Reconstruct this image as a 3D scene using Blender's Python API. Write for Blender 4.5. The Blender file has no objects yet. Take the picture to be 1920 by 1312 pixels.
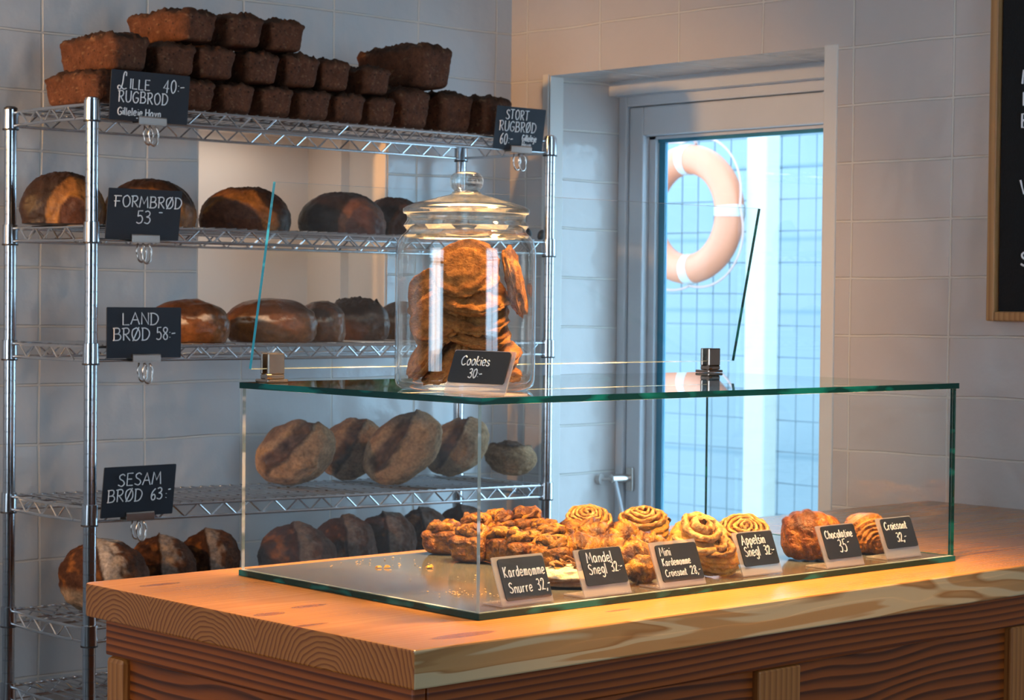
import bpy, bmesh, math, random
from math import sin, cos, pi, sqrt, radians
from mathutils import Vector, Matrix, noise, Euler

C = bpy.context.scene.collection
scn = bpy.context.scene

# ------------------------------------------------------------------ camera, world, light, exposure
CAM = Vector((-1.70582, -1.90403, 1.31474))
RX = Vector((0.735188, -0.677782, 0.010517))
UP = Vector((0.008844, 0.025104, 0.999646))
FW = Vector((0.677806, 0.734834, -0.024451))
FPX = 3880.84
cd = bpy.data.cameras.new('camera'); cam = bpy.data.objects.new('camera', cd); C.objects.link(cam)
cd.sensor_width = 36; cd.lens = FPX / 1920 * 36
cd.dof.use_dof = True; cd.dof.focus_distance = 2.75; cd.dof.aperture_fstop = 17
cd.clip_start = .05; cd.clip_end = 60
m = Matrix((RX, UP, -FW)).transposed().to_4x4(); m.translation = CAM
cam.matrix_world = m
scn.camera = cam
scn.view_settings.view_transform = 'Standard'; scn.view_settings.look = 'None'
scn.view_settings.gamma = 1; scn.view_settings.use_curve_mapping = False
scn.view_settings.exposure = 0.0

w = bpy.data.worlds.new('world'); scn.world = w; w.use_nodes = True
bg = w.node_tree.nodes['Background']
bg.inputs[0].default_value = (.46, .75, 1.0, 1); bg.inputs[1].default_value = 6.8

def area(name, loc, target, size, size_y, power, col, portal=False, spread=180):
    l = bpy.data.lights.new(name, 'AREA'); l.shape = 'RECTANGLE'; l.size = size; l.size_y = size_y
    l.energy = power; l.color = col; l.spread = radians(spread)
    if portal: l.cycles.is_portal = True
    o = bpy.data.objects.new(name, l); C.objects.link(o); o.location = loc
    o.rotation_euler = (Vector(target) - Vector(loc)).to_track_quat('-Z', 'Y').to_euler()
    return o

def spot(name, loc, target, power, col, angle, blend=.6, rad=.05):
    l = bpy.data.lights.new(name, 'SPOT'); l.energy = power; l.color = col
    l.spot_size = radians(angle); l.spot_blend = blend; l.shadow_soft_size = rad
    o = bpy.data.objects.new(name, l); C.objects.link(o); o.location = loc
    o.rotation_euler = (Vector(target) - Vector(loc)).to_track_quat('-Z', 'Y').to_euler()
    return o

YW = 1.867
# daylight of the window in view, and of the shop windows behind the camera
area('window_daylight', (2.12, 1.30, 1.20), (0, 1.30, 1.20), .80, 1.25, 10, (.6, .82, 1), portal=True)
area('shop_window_daylight', (-3.10, .2, 1.60), (0, .6, 1.3), .85, 1.5, 20, (1, .82, .70))
area('front_window_daylight', (.3, -3.1, 1.7), (.6, 0, 1.2), 1.3, 1.5, 12, (.68, .82, 1))
# warm lamps over counter and by the rack's left end, plus two added fills
spot('counter_lamp', (.46, -.20, 2.15), (.47, .14, .95), 330, (1, .59, .21), 62, .65, .09)
area('lid_glow_fill', (.40, .44, 2.10), (.30, .30, 1.2), .58, .58, 15, (1, .60, .25), spread=90)  # added warm panel, placed and sized to put golden reflections on the lid
area('niche_fill', (1.02, YW + .13, 1.690), (1.02, YW + .13, 1.2), .34, .14, .40, (1, .88, .76))  # added unseen light that brightens the niche interior
spot('side_lamp', (-2.2, 1.60, 2.05), (.3, 1.64, 1.45), 330, (1, .50, .14), 34, .6, .06)

# ------------------------------------------------------------------ helpers
def ray(px, py):
    return RX * ((px - 960) / FPX) + UP * (-(py - 656) / FPX) + FW
def at(px, py, axis, val):
    d = ray(px, py); return CAM + d * ((val - CAM[axis]) / d[axis])
def at_x(px, py, v): return at(px, py, 0, v)
def at_y(px, py, v): return at(px, py, 1, v)
def at_z(px, py, v): return at(px, py, 2, v)
RZ = -0.7449           # rotation that turns local -Y towards the viewer

def link(name, me, mat=None, parent=None, loc=(0, 0, 0), rot=(0, 0, 0), smooth=False):
    if mat is not None:
        for mm in (mat if isinstance(mat, (list, tuple)) else [mat]): me.materials.append(mm)
    o = bpy.data.objects.new(name, me); C.objects.link(o)
    o.location = loc; o.rotation_euler = rot
    if parent is not None: o.parent = parent
    if smooth:
        for p in me.polygons: p.use_smooth = True
    return o

def empty(name, loc=(0, 0, 0), rot=(0, 0, 0)):
    o = bpy.data.objects.new(name, None); C.objects.link(o); o.location = loc; o.rotation_euler = rot
    o.empty_display_size = .05
    return o

def tag(o, label, cat, group=None, kind=None):
    o['label'] = label; o['category'] = cat
    if group: o['group'] = group
    if kind: o['kind'] = kind
    return o

def struct(o):
    o['kind'] = 'structure'; return o

class MB:
    def __init__(s): s.v = []; s.f = []; s.mi = []; s.cur = 0
    def add(s, vs, fs):
        b = len(s.v); s.v += [tuple(q) for q in vs]
        s.f += [tuple(b + i for i in f) for f in fs]; s.mi += [s.cur] * len(fs)
    def box(s, a, b, M=None):
        x0, y0, z0 = a; x1, y1, z1 = b
        vs = [Vector(q) for q in ((x0,y0,z0),(x1,y0,z0),(x1,y1,z0),(x0,y1,z0),(x0,y0,z1),(x1,y0,z1),(x1,y1,z1),(x0,y1,z1))]
        if M is not None: vs = [M @ q for q in vs]
        s.add(vs, [(3,2,1,0),(4,5,6,7),(0,1,5,4),(1,2,6,5),(2,3,7,6),(3,0,4,7)])
    def tube(s, pts, r, n=8, closed=False, flat=None):
        pts = [Vector(p) for p in pts]; N = len(pts); rs = r if isinstance(r, (list, tuple)) else [r] * N
        rings = []; up = None
        for i, p in enumerate(pts):
            if closed: t = pts[(i + 1) % N] - pts[i - 1]
            else: t = pts[min(i + 1, N - 1)] - pts[max(i - 1, 0)]
            if t.length < 1e-9: t = Vector((0, 0, 1))
            t.normalize()
            if up is None:
                up = Vector((0, 0, 1)) if abs(t.z) < .9 else Vector((0, 1, 0))
            a = up - t * up.dot(t)
            if a.length < 1e-5: a = Vector((1, 0, 0)) - t * t.x
            a.normalize(); up = a; b = t.cross(a)
            rings.append([p + (a * cos(2 * pi * k / n) + b * sin(2 * pi * k / n)) * rs[i] for k in range(n)])
        vs = [q for R in rings for q in R]; fs = []
        for i in range(N if closed else N - 1):
            j = (i + 1) % N
            for k in range(n): fs.append((i*n+k, i*n+(k+1) % n, j*n+(k+1) % n, j*n+k))
        if not closed:
            fs.append(tuple(range(n - 1, -1, -1))); fs.append(tuple((N-1)*n + k for k in range(n)))
        s.add(vs, fs)
    def lathe(s, prof, n=48, c=(0, 0, 0), cap=True):
        vs = []; fs = []
        for r, z in prof:
            for k in range(n): vs.append((c[0] + r*cos(2*pi*k/n), c[1] + r*sin(2*pi*k/n), c[2] + z))
        for i in range(len(prof) - 1):
            for k in range(n): fs.append((i*n+k, i*n+(k+1) % n, (i+1)*n+(k+1) % n, (i+1)*n+k))
        if cap:
            fs.append(tuple(range(n - 1, -1, -1))); fs.append(tuple((len(prof)-1)*n + k for k in range(n)))
        s.add(vs, fs)
    def mesh(s, name, smooth=False, auto=None):
        me = bpy.data.meshes.new(name); me.from_pydata(s.v, [], s.f); me.update()
        for p, i in zip(me.polygons, s.mi): p.material_index = i; p.use_smooth = smooth
        if auto is not None: me.set_sharp_from_angle(angle=radians(auto))
        return me
    def build(s, name, mat, parent=None, smooth=False, auto=None, bevel=0, loc=(0,0,0), rot=(0,0,0)):
        o = link(name, s.mesh(name, smooth or auto is not None, auto), mat, parent, loc, rot)
        if bevel:
            b = o.modifiers.new('bevel', 'BEVEL'); b.width = bevel; b.segments = 2; b.limit_method = 'ANGLE'
        return o

# ------------------------------------------------------------------ node materials
class NT:
    def __init__(s, name):
        s.m = bpy.data.materials.new(name); s.m.use_nodes = True; s.t = s.m.node_tree
        s.t.nodes.clear(); s.out = s.n('ShaderNodeOutputMaterial')
    def n(s, typ, ins=None, **kw):
        nd = s.t.nodes.new(typ)
        for k, v in kw.items(): setattr(nd, k, v)
        for k, v in (ins or {}).items():
            if isinstance(v, bpy.types.NodeSocket): s.t.links.new(v, nd.inputs[k])
            else: nd.inputs[k].default_value = v
        return nd
    def math(s, op, a, b=None, c=None):
        nd = s.t.nodes.new('ShaderNodeMath'); nd.operation = op
        for i, v in enumerate((a, b, c)):
            if v is None: continue
            if isinstance(v, bpy.types.NodeSocket): s.t.links.new(v, nd.inputs[i])
            else: nd.inputs[i].default_value = v
        return nd.outputs[0]
    def ramp(s, fac, stops, interp='LINEAR'):
        nd = s.n('ShaderNodeValToRGB', {0: fac}); cr = nd.color_ramp; cr.interpolation = interp
        while len(cr.elements) < len(stops): cr.elements.new(.5)
        for e, (p, c) in zip(cr.elements, stops):
            e.position = p; e.color = (c, c, c, 1) if isinstance(c, (int, float)) else (*c, 1)
        return nd.outputs[0]
    def mix(s, fac, a, b, typ='MIX'):
        nd = s.t.nodes.new('ShaderNodeMix'); nd.data_type = 'RGBA'; nd.blend_type = typ
        for i, v in ((0, fac), (6, a), (7, b)):
            if isinstance(v, bpy.types.NodeSocket): s.t.links.new(v, nd.inputs[i])
            elif i == 0: nd.inputs[0].default_value = v
            else: nd.inputs[i].default_value = (*v, 1)
        return nd.outputs[2]
    def noise(s, vec, scale, detail=4, rough=.55, dist=0, dims='3D'):
        nd = s.n('ShaderNodeTexNoise', {'Scale': scale, 'Detail': detail, 'Roughness': rough, 'Distortion': dist})
        s.t.links.new(vec, nd.inputs['Vector']); return nd.outputs[0]
    def vscale(s, vec, v3):
        nd = s.n('ShaderNodeVectorMath', {0: vec, 1: v3}, operation='MULTIPLY'); return nd.outputs[0]
    def bump(s, h, strength, dist=.01):
        return s.n('ShaderNodeBump', {'Height': h, 'Strength': strength, 'Distance': dist}).outputs[0]
    def obj(s): return s.n('ShaderNodeTexCoord').outputs['Object']
    def pos(s): return s.n('ShaderNodeNewGeometry').outputs['Position']
    def principled(s, col, rough=.5, metal=0, normal=None, spec=.5, coat=0, **kw):
        ins = {'Base Color': col if isinstance(col, bpy.types.NodeSocket) else (*col, 1), 'Roughness': rough, 'Metallic': metal,
               'Specular IOR Level': spec, 'Coat Weight': coat}
        ins.update(kw)
        if normal is not None: ins['Normal'] = normal
        p = s.n('ShaderNodeBsdfPrincipled', ins); s.t.links.new(p.outputs[0], s.out.inputs[0]); return p
    def end(s, sock): s.t.links.new(sock, s.out.inputs[0]); return s.m

def plain(name, col, rough=.5, metal=0, spec=.5, noise_scale=0, var=.15, bump=0):
    t = NT(name); c = col; nrm = None
    if noise_scale:
        f = t.noise(t.obj(), noise_scale)
        c = t.mix(f, tuple(x * (1 - var) for x in col), tuple(min(1, x * (1 + var)) for x in col))
        if bump: nrm = t.bump(f, bump, .003)
    t.principled(c, rough, metal, nrm, spec); return t.m

def tile_mat(name, axis, tint):
    t = NT(name); p = t.n('ShaderNodeSeparateXYZ', {0: t.pos()})
    h = t.math('ADD', p.outputs[axis], -.066 + 5 if axis == 1 else -.216 + 5); z = t.math('ADD', p.outputs[2], -.056 + 3.6)
    wob = t.noise(t.pos(), 3.0, 1)
    z2 = t.math('MULTIPLY_ADD', wob, .016, z); h2 = t.math('MULTIPLY_ADD', t.noise(t.pos(), 2.3, 1), .016, h)
    v = t.n('ShaderNodeCombineXYZ', {0: h2, 1: z2, 2: 0.0}).outputs[0]
    b = t.n('ShaderNodeTexBrick', {'Vector': v, 'Color1': (*[x * .96 for x in tint], 1), 'Color2': (*[x * 1.03 for x in tint], 1),
            'Mortar': (.62, .585, .53, 1), 'Scale': 1.0, 'Mortar Size': .0032, 'Mortar Smooth': .5, 'Brick Width': .25, 'Row Height': .12},
            offset=0.0, squash=1.0)
    sm = t.noise(t.pos(), 9, 3)
    col = t.mix(t.math('MULTIPLY', sm, .25), b.outputs[0], tuple(x * .8 for x in tint))
    hgt = t.math('ADD', t.math('MULTIPLY', b.outputs[1], -.0022), t.math('MULTIPLY', t.noise(t.pos(), 7.5, 2), .010))
    hgt = t.math('ADD', hgt, t.math('MULTIPLY', t.noise(t.pos(), 45, 2), .0008))
    nrm = t.bump(hgt, .9, 1.0)
    rough = t.math('MULTIPLY_ADD', b.outputs[1], .4, .2)
    t.principled(col, rough, 0, nrm, .45); return t.m

def bread_mat(name, rough=.7, bump=.5, fine=160, spec=.25, spots=None, coat=0, lo=.5, bd=.006):
    t = NT(name); a = t.n('ShaderNodeVertexColor', layer_name='col').outputs[0]; o = t.obj()
    f1 = t.noise(o, 38, 5, .65); f2 = t.noise(o, fine, 4, .7)
    c = t.mix(t.ramp(f1, [(.3, .55), (.7, 1.25)]), (0, 0, 0), a, 'MULTIPLY') if False else t.mix(1.0, a, t.ramp(f1, [(.28, lo), (.66, 1.0)]), 'MULTIPLY')
    c = t.mix(1.0, c, t.ramp(f2, [(.3, .62), (.62, 1.0)]), 'MULTIPLY')
    if spots:
        vo = t.n('ShaderNodeTexVoronoi', {'Vector': o, 'Scale': spots[0]}).outputs['Distance']
        c = t.mix(t.ramp(vo, [(.10, 1.0), (.2, 0.0)]), c, spots[1])
    h = t.math('ADD', t.math('MULTIPLY', f1, .6), t.math('MULTIPLY', f2, .4))
    t.principled(c, rough, 0, t.bump(h, bump, bd), spec, coat, **({'Coat Roughness': .2} if coat else {})); return t.m

def glass_thin(name, tint, r0=.035, power=5.0, rough=0.0, k=1.0):
    t = NT(name); lw = t.n('ShaderNodeLayerWeight', {'Blend': .5}).outputs['Facing']
    F = t.math('MULTIPLY_ADD', t.math('POWER', lw, power), (1 - r0) * k, r0)
    tr = t.n('ShaderNodeBsdfTransparent', {0: (*tint, 1)}).outputs[0]
    gl = t.n('ShaderNodeBsdfGlossy', {'Color': (1, 1, 1, 1), 'Roughness': rough}).outputs[0]
    mx = t.n('ShaderNodeMixShader', {0: F, 1: tr, 2: gl}).outputs[0]
    return t.end(mx)

def glass_edge(name, col, tr, k=.35):
    t = NT(name)
    p = t.n('ShaderNodeSeparateXYZ', {0: t.obj()})
    f = t.noise(t.vscale(t.obj(), (9, 9, 30)), 1.0, 2)
    c = t.mix(t.ramp(f, [(.52, 0.0), (.60, 1.0)]), col, tuple(min(1, x * 5) for x in col))  # brighter noise patches paint reflections caught in the glass edge
    d = t.n('ShaderNodeBsdfDiffuse', {0: c}).outputs[0]
    tp = t.n('ShaderNodeBsdfTransparent', {0: (*tr, 1)}).outputs[0]
    g = t.n('ShaderNodeBsdfGlossy', {'Color': (.75, 1, .93, 1), 'Roughness': .08}).outputs[0]
    kg = .05 if k < .2 else .10
    a = t.n('ShaderNodeMixShader', {0: k, 1: d, 2: tp}).outputs[0]
    return t.end(t.n('ShaderNodeMixShader', {0: kg, 1: a, 2: g}).outputs[0])

def counter_mat():
    t = NT('counter pine'); o = t.obj(); s = t.n('ShaderNodeSeparateXYZ', {0: o}); x, y, z = s.outputs
    yc = t.math('ADD', .051, t.math('MULTIPLY', t.math('GREATER_THAN', y, .193), .245))
    yc = t.math('ADD', yc, t.math('MULTIPLY', t.math('GREATER_THAN', y, .432), .223))
    wn = t.noise(t.vscale(o, (1.6, 9, 9)), 1.0, 3)
    dy = t.math('SUBTRACT', y, yc); dz = t.math('SUBTRACT', z, .853)
    dy = t.math('MULTIPLY', dy, .82)
    r = t.math('SQRT', t.math('ADD', t.math('MULTIPLY', dy, dy), t.math('MULTIPLY', dz, dz)))
    r = t.math('ADD', r, t.math('MULTIPLY', wn, .028))
    fr = t.math('FRACT', t.math('DIVIDE', r, .0062))
    ring = t.ramp(fr, [(0, .05), (.45, .25), (.8, 1.0), (.93, .9), (1, .05)])
    big = t.noise(t.vscale(o, (1.2, 10, 10)), 1.0, 4)
    base = t.mix(big, (.40, .155, .040), (.56, .260, .085))
    ng = t.n('ShaderNodeSeparateXYZ', {0: t.n('ShaderNodeNewGeometry').outputs['Normal']})
    endm = t.math('LESS_THAN', ng.outputs[0], -.7); frm = t.math('LESS_THAN', ng.outputs[1], -.7)
    amt = t.math('MULTIPLY_ADD', endm, .6, .22)
    col = t.mix(t.math('MULTIPLY', ring, amt), base, (.25, .07, .014))
    col = t.mix(t.math('MULTIPLY', endm, .5), col, (.30, .085, .016))
    col = t.mix(endm, col, t.mix(ring, (.44, .140, .026), (.20, .047, .007)))  # end grain rings, darkened to carry the shade of the end face too
    # front board: pale flat sawn figure
    fn = t.noise(t.vscale(o, (2.1, 1, 15)), 1.0, 2, .45, .9)
    fw = t.math('FRACT', t.math('MULTIPLY', fn, 4.6))
    fig = t.ramp(fw, [(0, (.50, .35, .19)), (.34, (.52, .35, .18)), (.46, (.30, .135, .040)), (.62, (.40, .20, .07)), (.90, (.40, .205, .075)), (1, (.50, .34, .18))])
    col = t.mix(frm, col, fig)
    for kx, ky, a, b in KNOTS:
        ex = t.math('DIVIDE', t.math('SUBTRACT', x, kx), a); ey = t.math('DIVIDE', t.math('SUBTRACT', y, ky), b)
        q = t.math('ADD', t.math('MULTIPLY', ex, ex), t.math('MULTIPLY', ey, ey))
        q = t.math('ADD', q, t.math('MULTIPLY', wn, .4))
        k = t.math('MULTIPLY', t.ramp(q, [(.2, .85), (.75, .55), (1, 0)]), t.math('GREATER_THAN', z, .914))
        col = t.mix(k, col, (.23, .065, .03))
    rough = t.math('MULTIPLY_ADD', big, .12, .17)
    t.principled(col, rough, 0, t.bump(ring, .05, .002), .45); return t.m

def stain_mat(name, light, dark, pitch=.011, ampl=.05, along='x', warp=2.2):
    t = NT(name); o = t.obj(); s = t.n('ShaderNodeSeparateXYZ', {0: o})
    if along == 'x': sc = (warp, warp, 5); q = s.outputs[2]
    else: sc = (9, 9, 1.0); q = t.math('ADD', s.outputs[0], s.outputs[1])
    nn = t.noise(t.vscale(o, sc), 1.0, 2, .5, .3)
    v = t.math('FRACT', t.math('DIVIDE', t.math('MULTIPLY_ADD', nn, ampl, q), pitch))
    fine = t.noise(t.vscale(o, (6, 6, 160) if along == 'x' else (160, 160, 6)), 1.0, 2)
    g = t.ramp(v, [(0, 0), (.35, .25), (.75, 1), (.9, .9), (1, 0)])
    g = t.math('ADD', t.math('MULTIPLY', g, .75), t.math('MULTIPLY', fine, .35))
    t.principled(t.mix(g, light, dark), .42, 0, t.bump(g, .12, .002), .4); return t.m

KNOTS = [(*at_z(x, y, .92)[:2], a, b) for x, y, a, b in ((580, 1130, .035, .012), (505, 1145, .028, .014), (575, 1166, .04, .008), (868, 1184, .06, .016),
         (1700, 1005, .05, .008), (1850, 1030, .06, .01), (1160, 1138, .03, .006), (300, 1090, .04, .01))]
M = {}
M['tile_back'] = tile_mat('glazed tile back', 0, (.52, .535, .55))
M['tile_right'] = tile_mat('glazed tile right', 1, (.52, .475, .455))
M['plaster'] = plain('painted plaster', (.62, .60, .57), .7, noise_scale=6, var=.04)
M['plaster_dim'] = plain('grey painted plaster', (.16, .15, .14), .7, noise_scale=6, var=.04)
M['niche'] = plain('beige niche paint', (.82, .70, .60), .6, noise_scale=3, var=.05)
M['white_paint'] = plain('white window paint', (.55, .58, .62), .35, noise_scale=12, var=.04)
M['dark_gasket'] = plain('window gasket', (.02, .10, .16), .4, noise_scale=30)
M['floor'] = plain('dark floor', (.07, .055, .045), .4, noise_scale=5, var=.2)
M['chrome'] = plain('chrome', (.50, .53, .57), .17, 1, noise_scale=30, var=.04)
M['wire'] = plain('chromed wire', (.62, .64, .67), .24, 1, noise_scale=40, var=.06)
M['steel'] = plain('brushed steel', (.62, .56, .52), .25, 1, noise_scale=60, var=.08)
M['dark_steel'] = plain('burnished clamp', (.34, .28, .24), .25, 1, noise_scale=60, var=.1)
M['black_plastic'] = plain('black plastic', (.012, .011, .013), .45, noise_scale=40)
M['slate'] = plain('blackboard', (.012, .017, .027), .7, noise_scale=25, var=.25)
M['slate_grey'] = plain('blackboard grey', (.016, .016, .018), .6, noise_scale=25, var=.25)
M['chalk'] = plain('chalk', (.78, .80, .82), .9, noise_scale=90, var=.12)
M['white_letter'] = plain('white plastic letters', (.8, .8, .85), .5, noise_scale=30)
M['felt'] = plain('black felt', (.004, .004, .005), .95, noise_scale=200, var=.4, bump=.5)
M['board_oak'] = stain_mat('oak frame', (.46, .25, .10), (.30, .14, .05), .012, .03, 'z')
M['counter'] = counter_mat()
M['stain'] = stain_mat('stained pine', (.40, .085, .006), (.075, .010, .001), .010, .04, 'x', .9)
M['stain_panel'] = stain_mat('stained panel', (.38, .078, .006), (.05, .008, .001), .014, .10, 'x', 1.5)
M['stile'] = stain_mat('lighter stile', (.46, .16, .035), (.27, .08, .015), .012, .03, 'z')
M['glass'] = glass_thin('clear glass', (.985, .995, .992))
M['pane'] = glass_thin('window pane', (.97, .99, 1.0), .04)
M['jar'] = glass_thin('jar glass', (.97, .975, .965), .05, 3.2)
M['edge'] = glass_edge('green glass edge', (.0004, .024, .021), (.02, .30, .26), .06)
M['edge_blue'] = glass_edge('cyan glass edge', (.03, .38, .48), (.25, .8, .9), .2)
M['edge_pale'] = glass_edge('pale glass edge', (.30, .36, .36), (.8, .9, .9))
M['grey_sheet'] = plain('grey coated glass', (.085, .082, .080), .12, 0, .35, noise_scale=14, var=.3)
M['acrylic'] = glass_thin('acrylic', (.90, .87, .86), .10, 4)
def acrylic():
    t = NT('frosted acrylic'); d = t.n('ShaderNodeBsdfPrincipled', {'Base Color': (.62, .56, .54, 1), 'Roughness': .25}).outputs[0]
    tr = t.n('ShaderNodeBsdfTransparent', {0: (.95, .92, .92, 1)}).outputs[0]
    return t.end(t.n('ShaderNodeMixShader', {0: .62, 1: d, 2: tr}).outputs[0])
M['acrylic_back'] = acrylic()
M['rye'] = bread_mat('rye crust', .75, .8, 190, .2, (70, (.035, .014, .008)))
M['tin'] = bread_mat('tin loaf crust', .5, .4, 120, .3)
M['land'] = bread_mat('country loaf crust', .38, .35, 120, .4)
M['flour'] = bread_mat('floured crust', .85, .5, 150, .15)
M['bun'] = bread_mat('glazed pastry', .33, .9, 150, .32, None, .08, .25, .011)
M['swirl'] = bread_mat('sugared pastry', .6, .9, 220, .35)
M['cookie'] = bread_mat('cookie', .85, 1.0, 140, .15, lo=.38, bd=.010)
M['orange'] = plain('lifebuoy orange', (.62, .20, .10), .5, noise_scale=9, var=.08)
M['white_band'] = plain('lifebuoy white', (.55, .52, .50), .5, noise_scale=9, var=.04)
M['rope'] = plain('pale rope', (.50, .30, .26), .8, noise_scale=60)
M['post_wood'] = plain('pale post', (.46, .44, .38), .7, noise_scale=14, var=.08)
M['mesh_wire'] = plain('galvanised wire', (.10, .13, .15), .6, 0, noise_scale=20)
def cladding():
    t = NT('painted cladding'); s = t.n('ShaderNodeSeparateXYZ', {0: t.pos()})
    f = t.math('FRACT', t.math('MULTIPLY', s.outputs[2], 1 / .42))
    nn = t.noise(t.vscale(t.pos(), (1, .5, 2.2)), 1.2, 2)
    c = t.mix(nn, (.175, .215, .24), (.25, .28, .295))
    c = t.mix(t.ramp(f, [(0, 1), (.05, 0), (.95, 0), (1, 1)]), c, (.14, .19, .22))
    t.principled(c, .7); return t.m
M['cladding'] = cladding()
M['paving'] = plain('pale paving', (.22, .22, .21), .8, noise_scale=4)

# ------------------------------------------------------------------ the room
XW, YW, XL, YF, ZC = 1.76, 1.867, -3.3, -3.3, 2.75
WY0, WY1, WZ0, WZ1 = .885, 1.730, .50, 1.856          # window opening
NX0, NX1, NZ0, NZ1 = .838, 1.372, 1.235, 1.705         # niche
b = MB(); b.box((XL - .2, YF - .2, -.1), (XW + .3, YW + .4, 0)); struct(b.build('floor', M['floor']))
b = MB(); b.box((XL - .2, YF - .2, ZC), (XW + .3, YW + .4, ZC + .1)); struct(b.build('ceiling', M['plaster']))
b = MB()
b.box((XL - .2, YW, 0), (NX0, YW + .4, ZC)); b.box((NX1, YW, 0), (XW + .3, YW + .4, ZC))
b.box((NX0, YW, 0), (NX1, YW + .4, NZ0)); b.box((NX0, YW, NZ1), (NX1, YW + .4, ZC))
struct(b.build('wall_back', M['tile_back']))
b = MB()
b.box((NX0, YW + .27, NZ0), (NX1, YW + .39, NZ1)); b.box((NX0, YW + .003, NZ0), (NX0 + .006, YW + .27, NZ1)); b.box((NX1 - .006, YW + .003, NZ0), (NX1, YW + .27, NZ1))
b.box((NX0, YW + .003, NZ0), (NX1, YW + .27, NZ0 + .006)); b.box((NX0, YW + .003, NZ1 - .006), (NX1, YW + .27, NZ1))
struct(b.build('trim_1', M['niche']))
b = MB()
b.box((NX1 - .030, YW + .14, NZ0 + .006), (NX1 - .006, YW + .27, NZ1 - .006)); struct(b.build('trim_2', M['niche']))
b = MB()
b.box((XW, YF - .2, 0), (XW + .3, WY0, ZC)); b.box((XW, WY1, 0), (XW + .3, YW, ZC))
b.box((XW, WY0, 0), (XW + .3, WY1, WZ0)); b.box((XW, WY0, WZ1), (XW + .3, WY1, ZC))
struct(b.build('wall_right', M['tile_right']))
# narrow plastered corner strips of the reveal
b = MB(); b.box((XW - .004, WY0 - .036, WZ0), (XW + .02, WY0, WZ1 + .004)); struct(b.build('trim_3', M['plaster'], bevel=.003))
b = MB(); b.box((XW - .004, WY1, WZ0), (XW + .03, WY1 + .02, WZ1 + .004)); b.box((XW + .0, WY1 - .004, WZ0), (XW + .045, WY1, WZ1)); struct(b.build('trim_4', M['plaster'], bevel=.002))
b = MB(); b.box((XW + .205, WY0, WZ1 - .035), (XW + .2395, WY1, WZ1)); struct(b.build('trim_5', M['white_paint']))
b = MB()
LW0, LW1 = -.6, 1.0
b.box((XL - .2, YF, 0), (XL, LW0, ZC)); b.box((XL - .2, LW1, 0), (XL, YW, ZC)); b.box((XL - .2, LW0, 0), (XL, LW1, .8)); b.box((XL - .2, LW0, 2.35), (XL, LW1, ZC))
struct(b.build('wall_left', M['plaster_dim']))
b = MB()
b.box((XL, YF - .2, 0), (-.35, YF, ZC)); b.box((.95, YF - .2, 0), (XW, YF, ZC)); b.box((-.35, YF - .2, 0), (.95, YF, .9)); b.box((-.35, YF - .2, 2.45), (.95, YF, ZC))
struct(b.build('wall_front', M['plaster_dim']))
# shop windows behind the camera: frames with a glazing cross
b = MB()
for z0, z1 in ((.8, .86), (1.52, 1.57), (2.29, 2.35)): b.box((XL - .1, LW0, z0), (XL - .04, LW1, z1))
for y0 in (LW0, .17, LW1 - .06): b.box((XL - .1, y0, .8), (XL - .04, y0 + .06, 2.35))
struct(b.build('window_2', M['white_paint']))
b = MB()
for z0, z1 in ((.9, .96), (1.65, 1.70), (2.39, 2.45)): b.box((-.35, YF - .1, z0), (.95, YF - .04, z1))
for x0 in (-.35, .28, .89): b.box((x0, YF - .1, .9), (x0 + .06, YF - .04, 2.45))
struct(b.build('window_3', M['white_paint']))

# window_1: outer frame, sash, gasket, glass, stay
win = struct(empty('window_1', (2.0, (WY0 + WY1) / 2, WZ0)))
def W(q): return (q[0] - 2.0, q[1] - (WY0 + WY1) / 2, q[2] - WZ0)
def wbox(name, a, c, mat, parent=win, bevel=.003):
    b = MB(); b.box(W(a), W(c)); return b.build(name, mat, parent, bevel=bevel)
b = MB()
for a, c in (((2.0, WY1 - .028, WZ0), (2.07, WY1, WZ1 - .03)), ((2.0, WY0, WZ0), (2.07, WY0 + .028, WZ1 - .03)),
             ((2.0, WY0 + .0285, WZ1 - .06), (2.07, WY1 - .0285, WZ1 - .03)), ((2.0, WY0 + .0285, WZ0), (2.07, WY1 - .0285, WZ0 + .04))): b.box(W(a), W(c))
b.build('frame', M['white_paint'], win, bevel=.003)
GY0, GY1, GZ0, GZ1 = WY0 + .085, 1.652, WZ0 + .12, 1.722
b = MB()
for a, c in (((2.008, GY1, WZ0 + .04), (2.06, WY1 - .03, WZ1 - .062)), ((2.008, WY0 + .03, WZ0 + .04), (2.06, GY0, WZ1 - .062)),
             ((2.008, GY0, GZ1), (2.06, GY1, WZ1 - .062)), ((2.008, GY0, WZ0 + .04), (2.06, GY1, GZ0))): b.box(W(a), W(c))
sash = b.build('sash', M['white_paint'], win, bevel=.004)
b = MB()
b.box(W((2.030, GY1 - .022, GZ0)), W((2.052, GY1 - .001, GZ1))); b.box(W((2.030, GY0, GZ1 - .008)), W((2.052, GY1, GZ1 - .001)))
b.build('glazing_bead', M['white_paint'], sash)
b = MB()
b.box(W((2.044, GY1 - .042, GZ0)), W((2.054, GY1 - .022, GZ1))); b.box(W((2.040, GY0, GZ1 - .016)), W((2.054, GY1, GZ1 - .008)))
b.build('gasket', plain('teal gasket', (.03, .20, .30), .4, noise_scale=30), sash)
b = MB(); b.box(W((2.046, GY0, GZ0)), W((2.050, GY1 - .042, GZ1))); b.build('glass', M['pane'], win)
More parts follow.
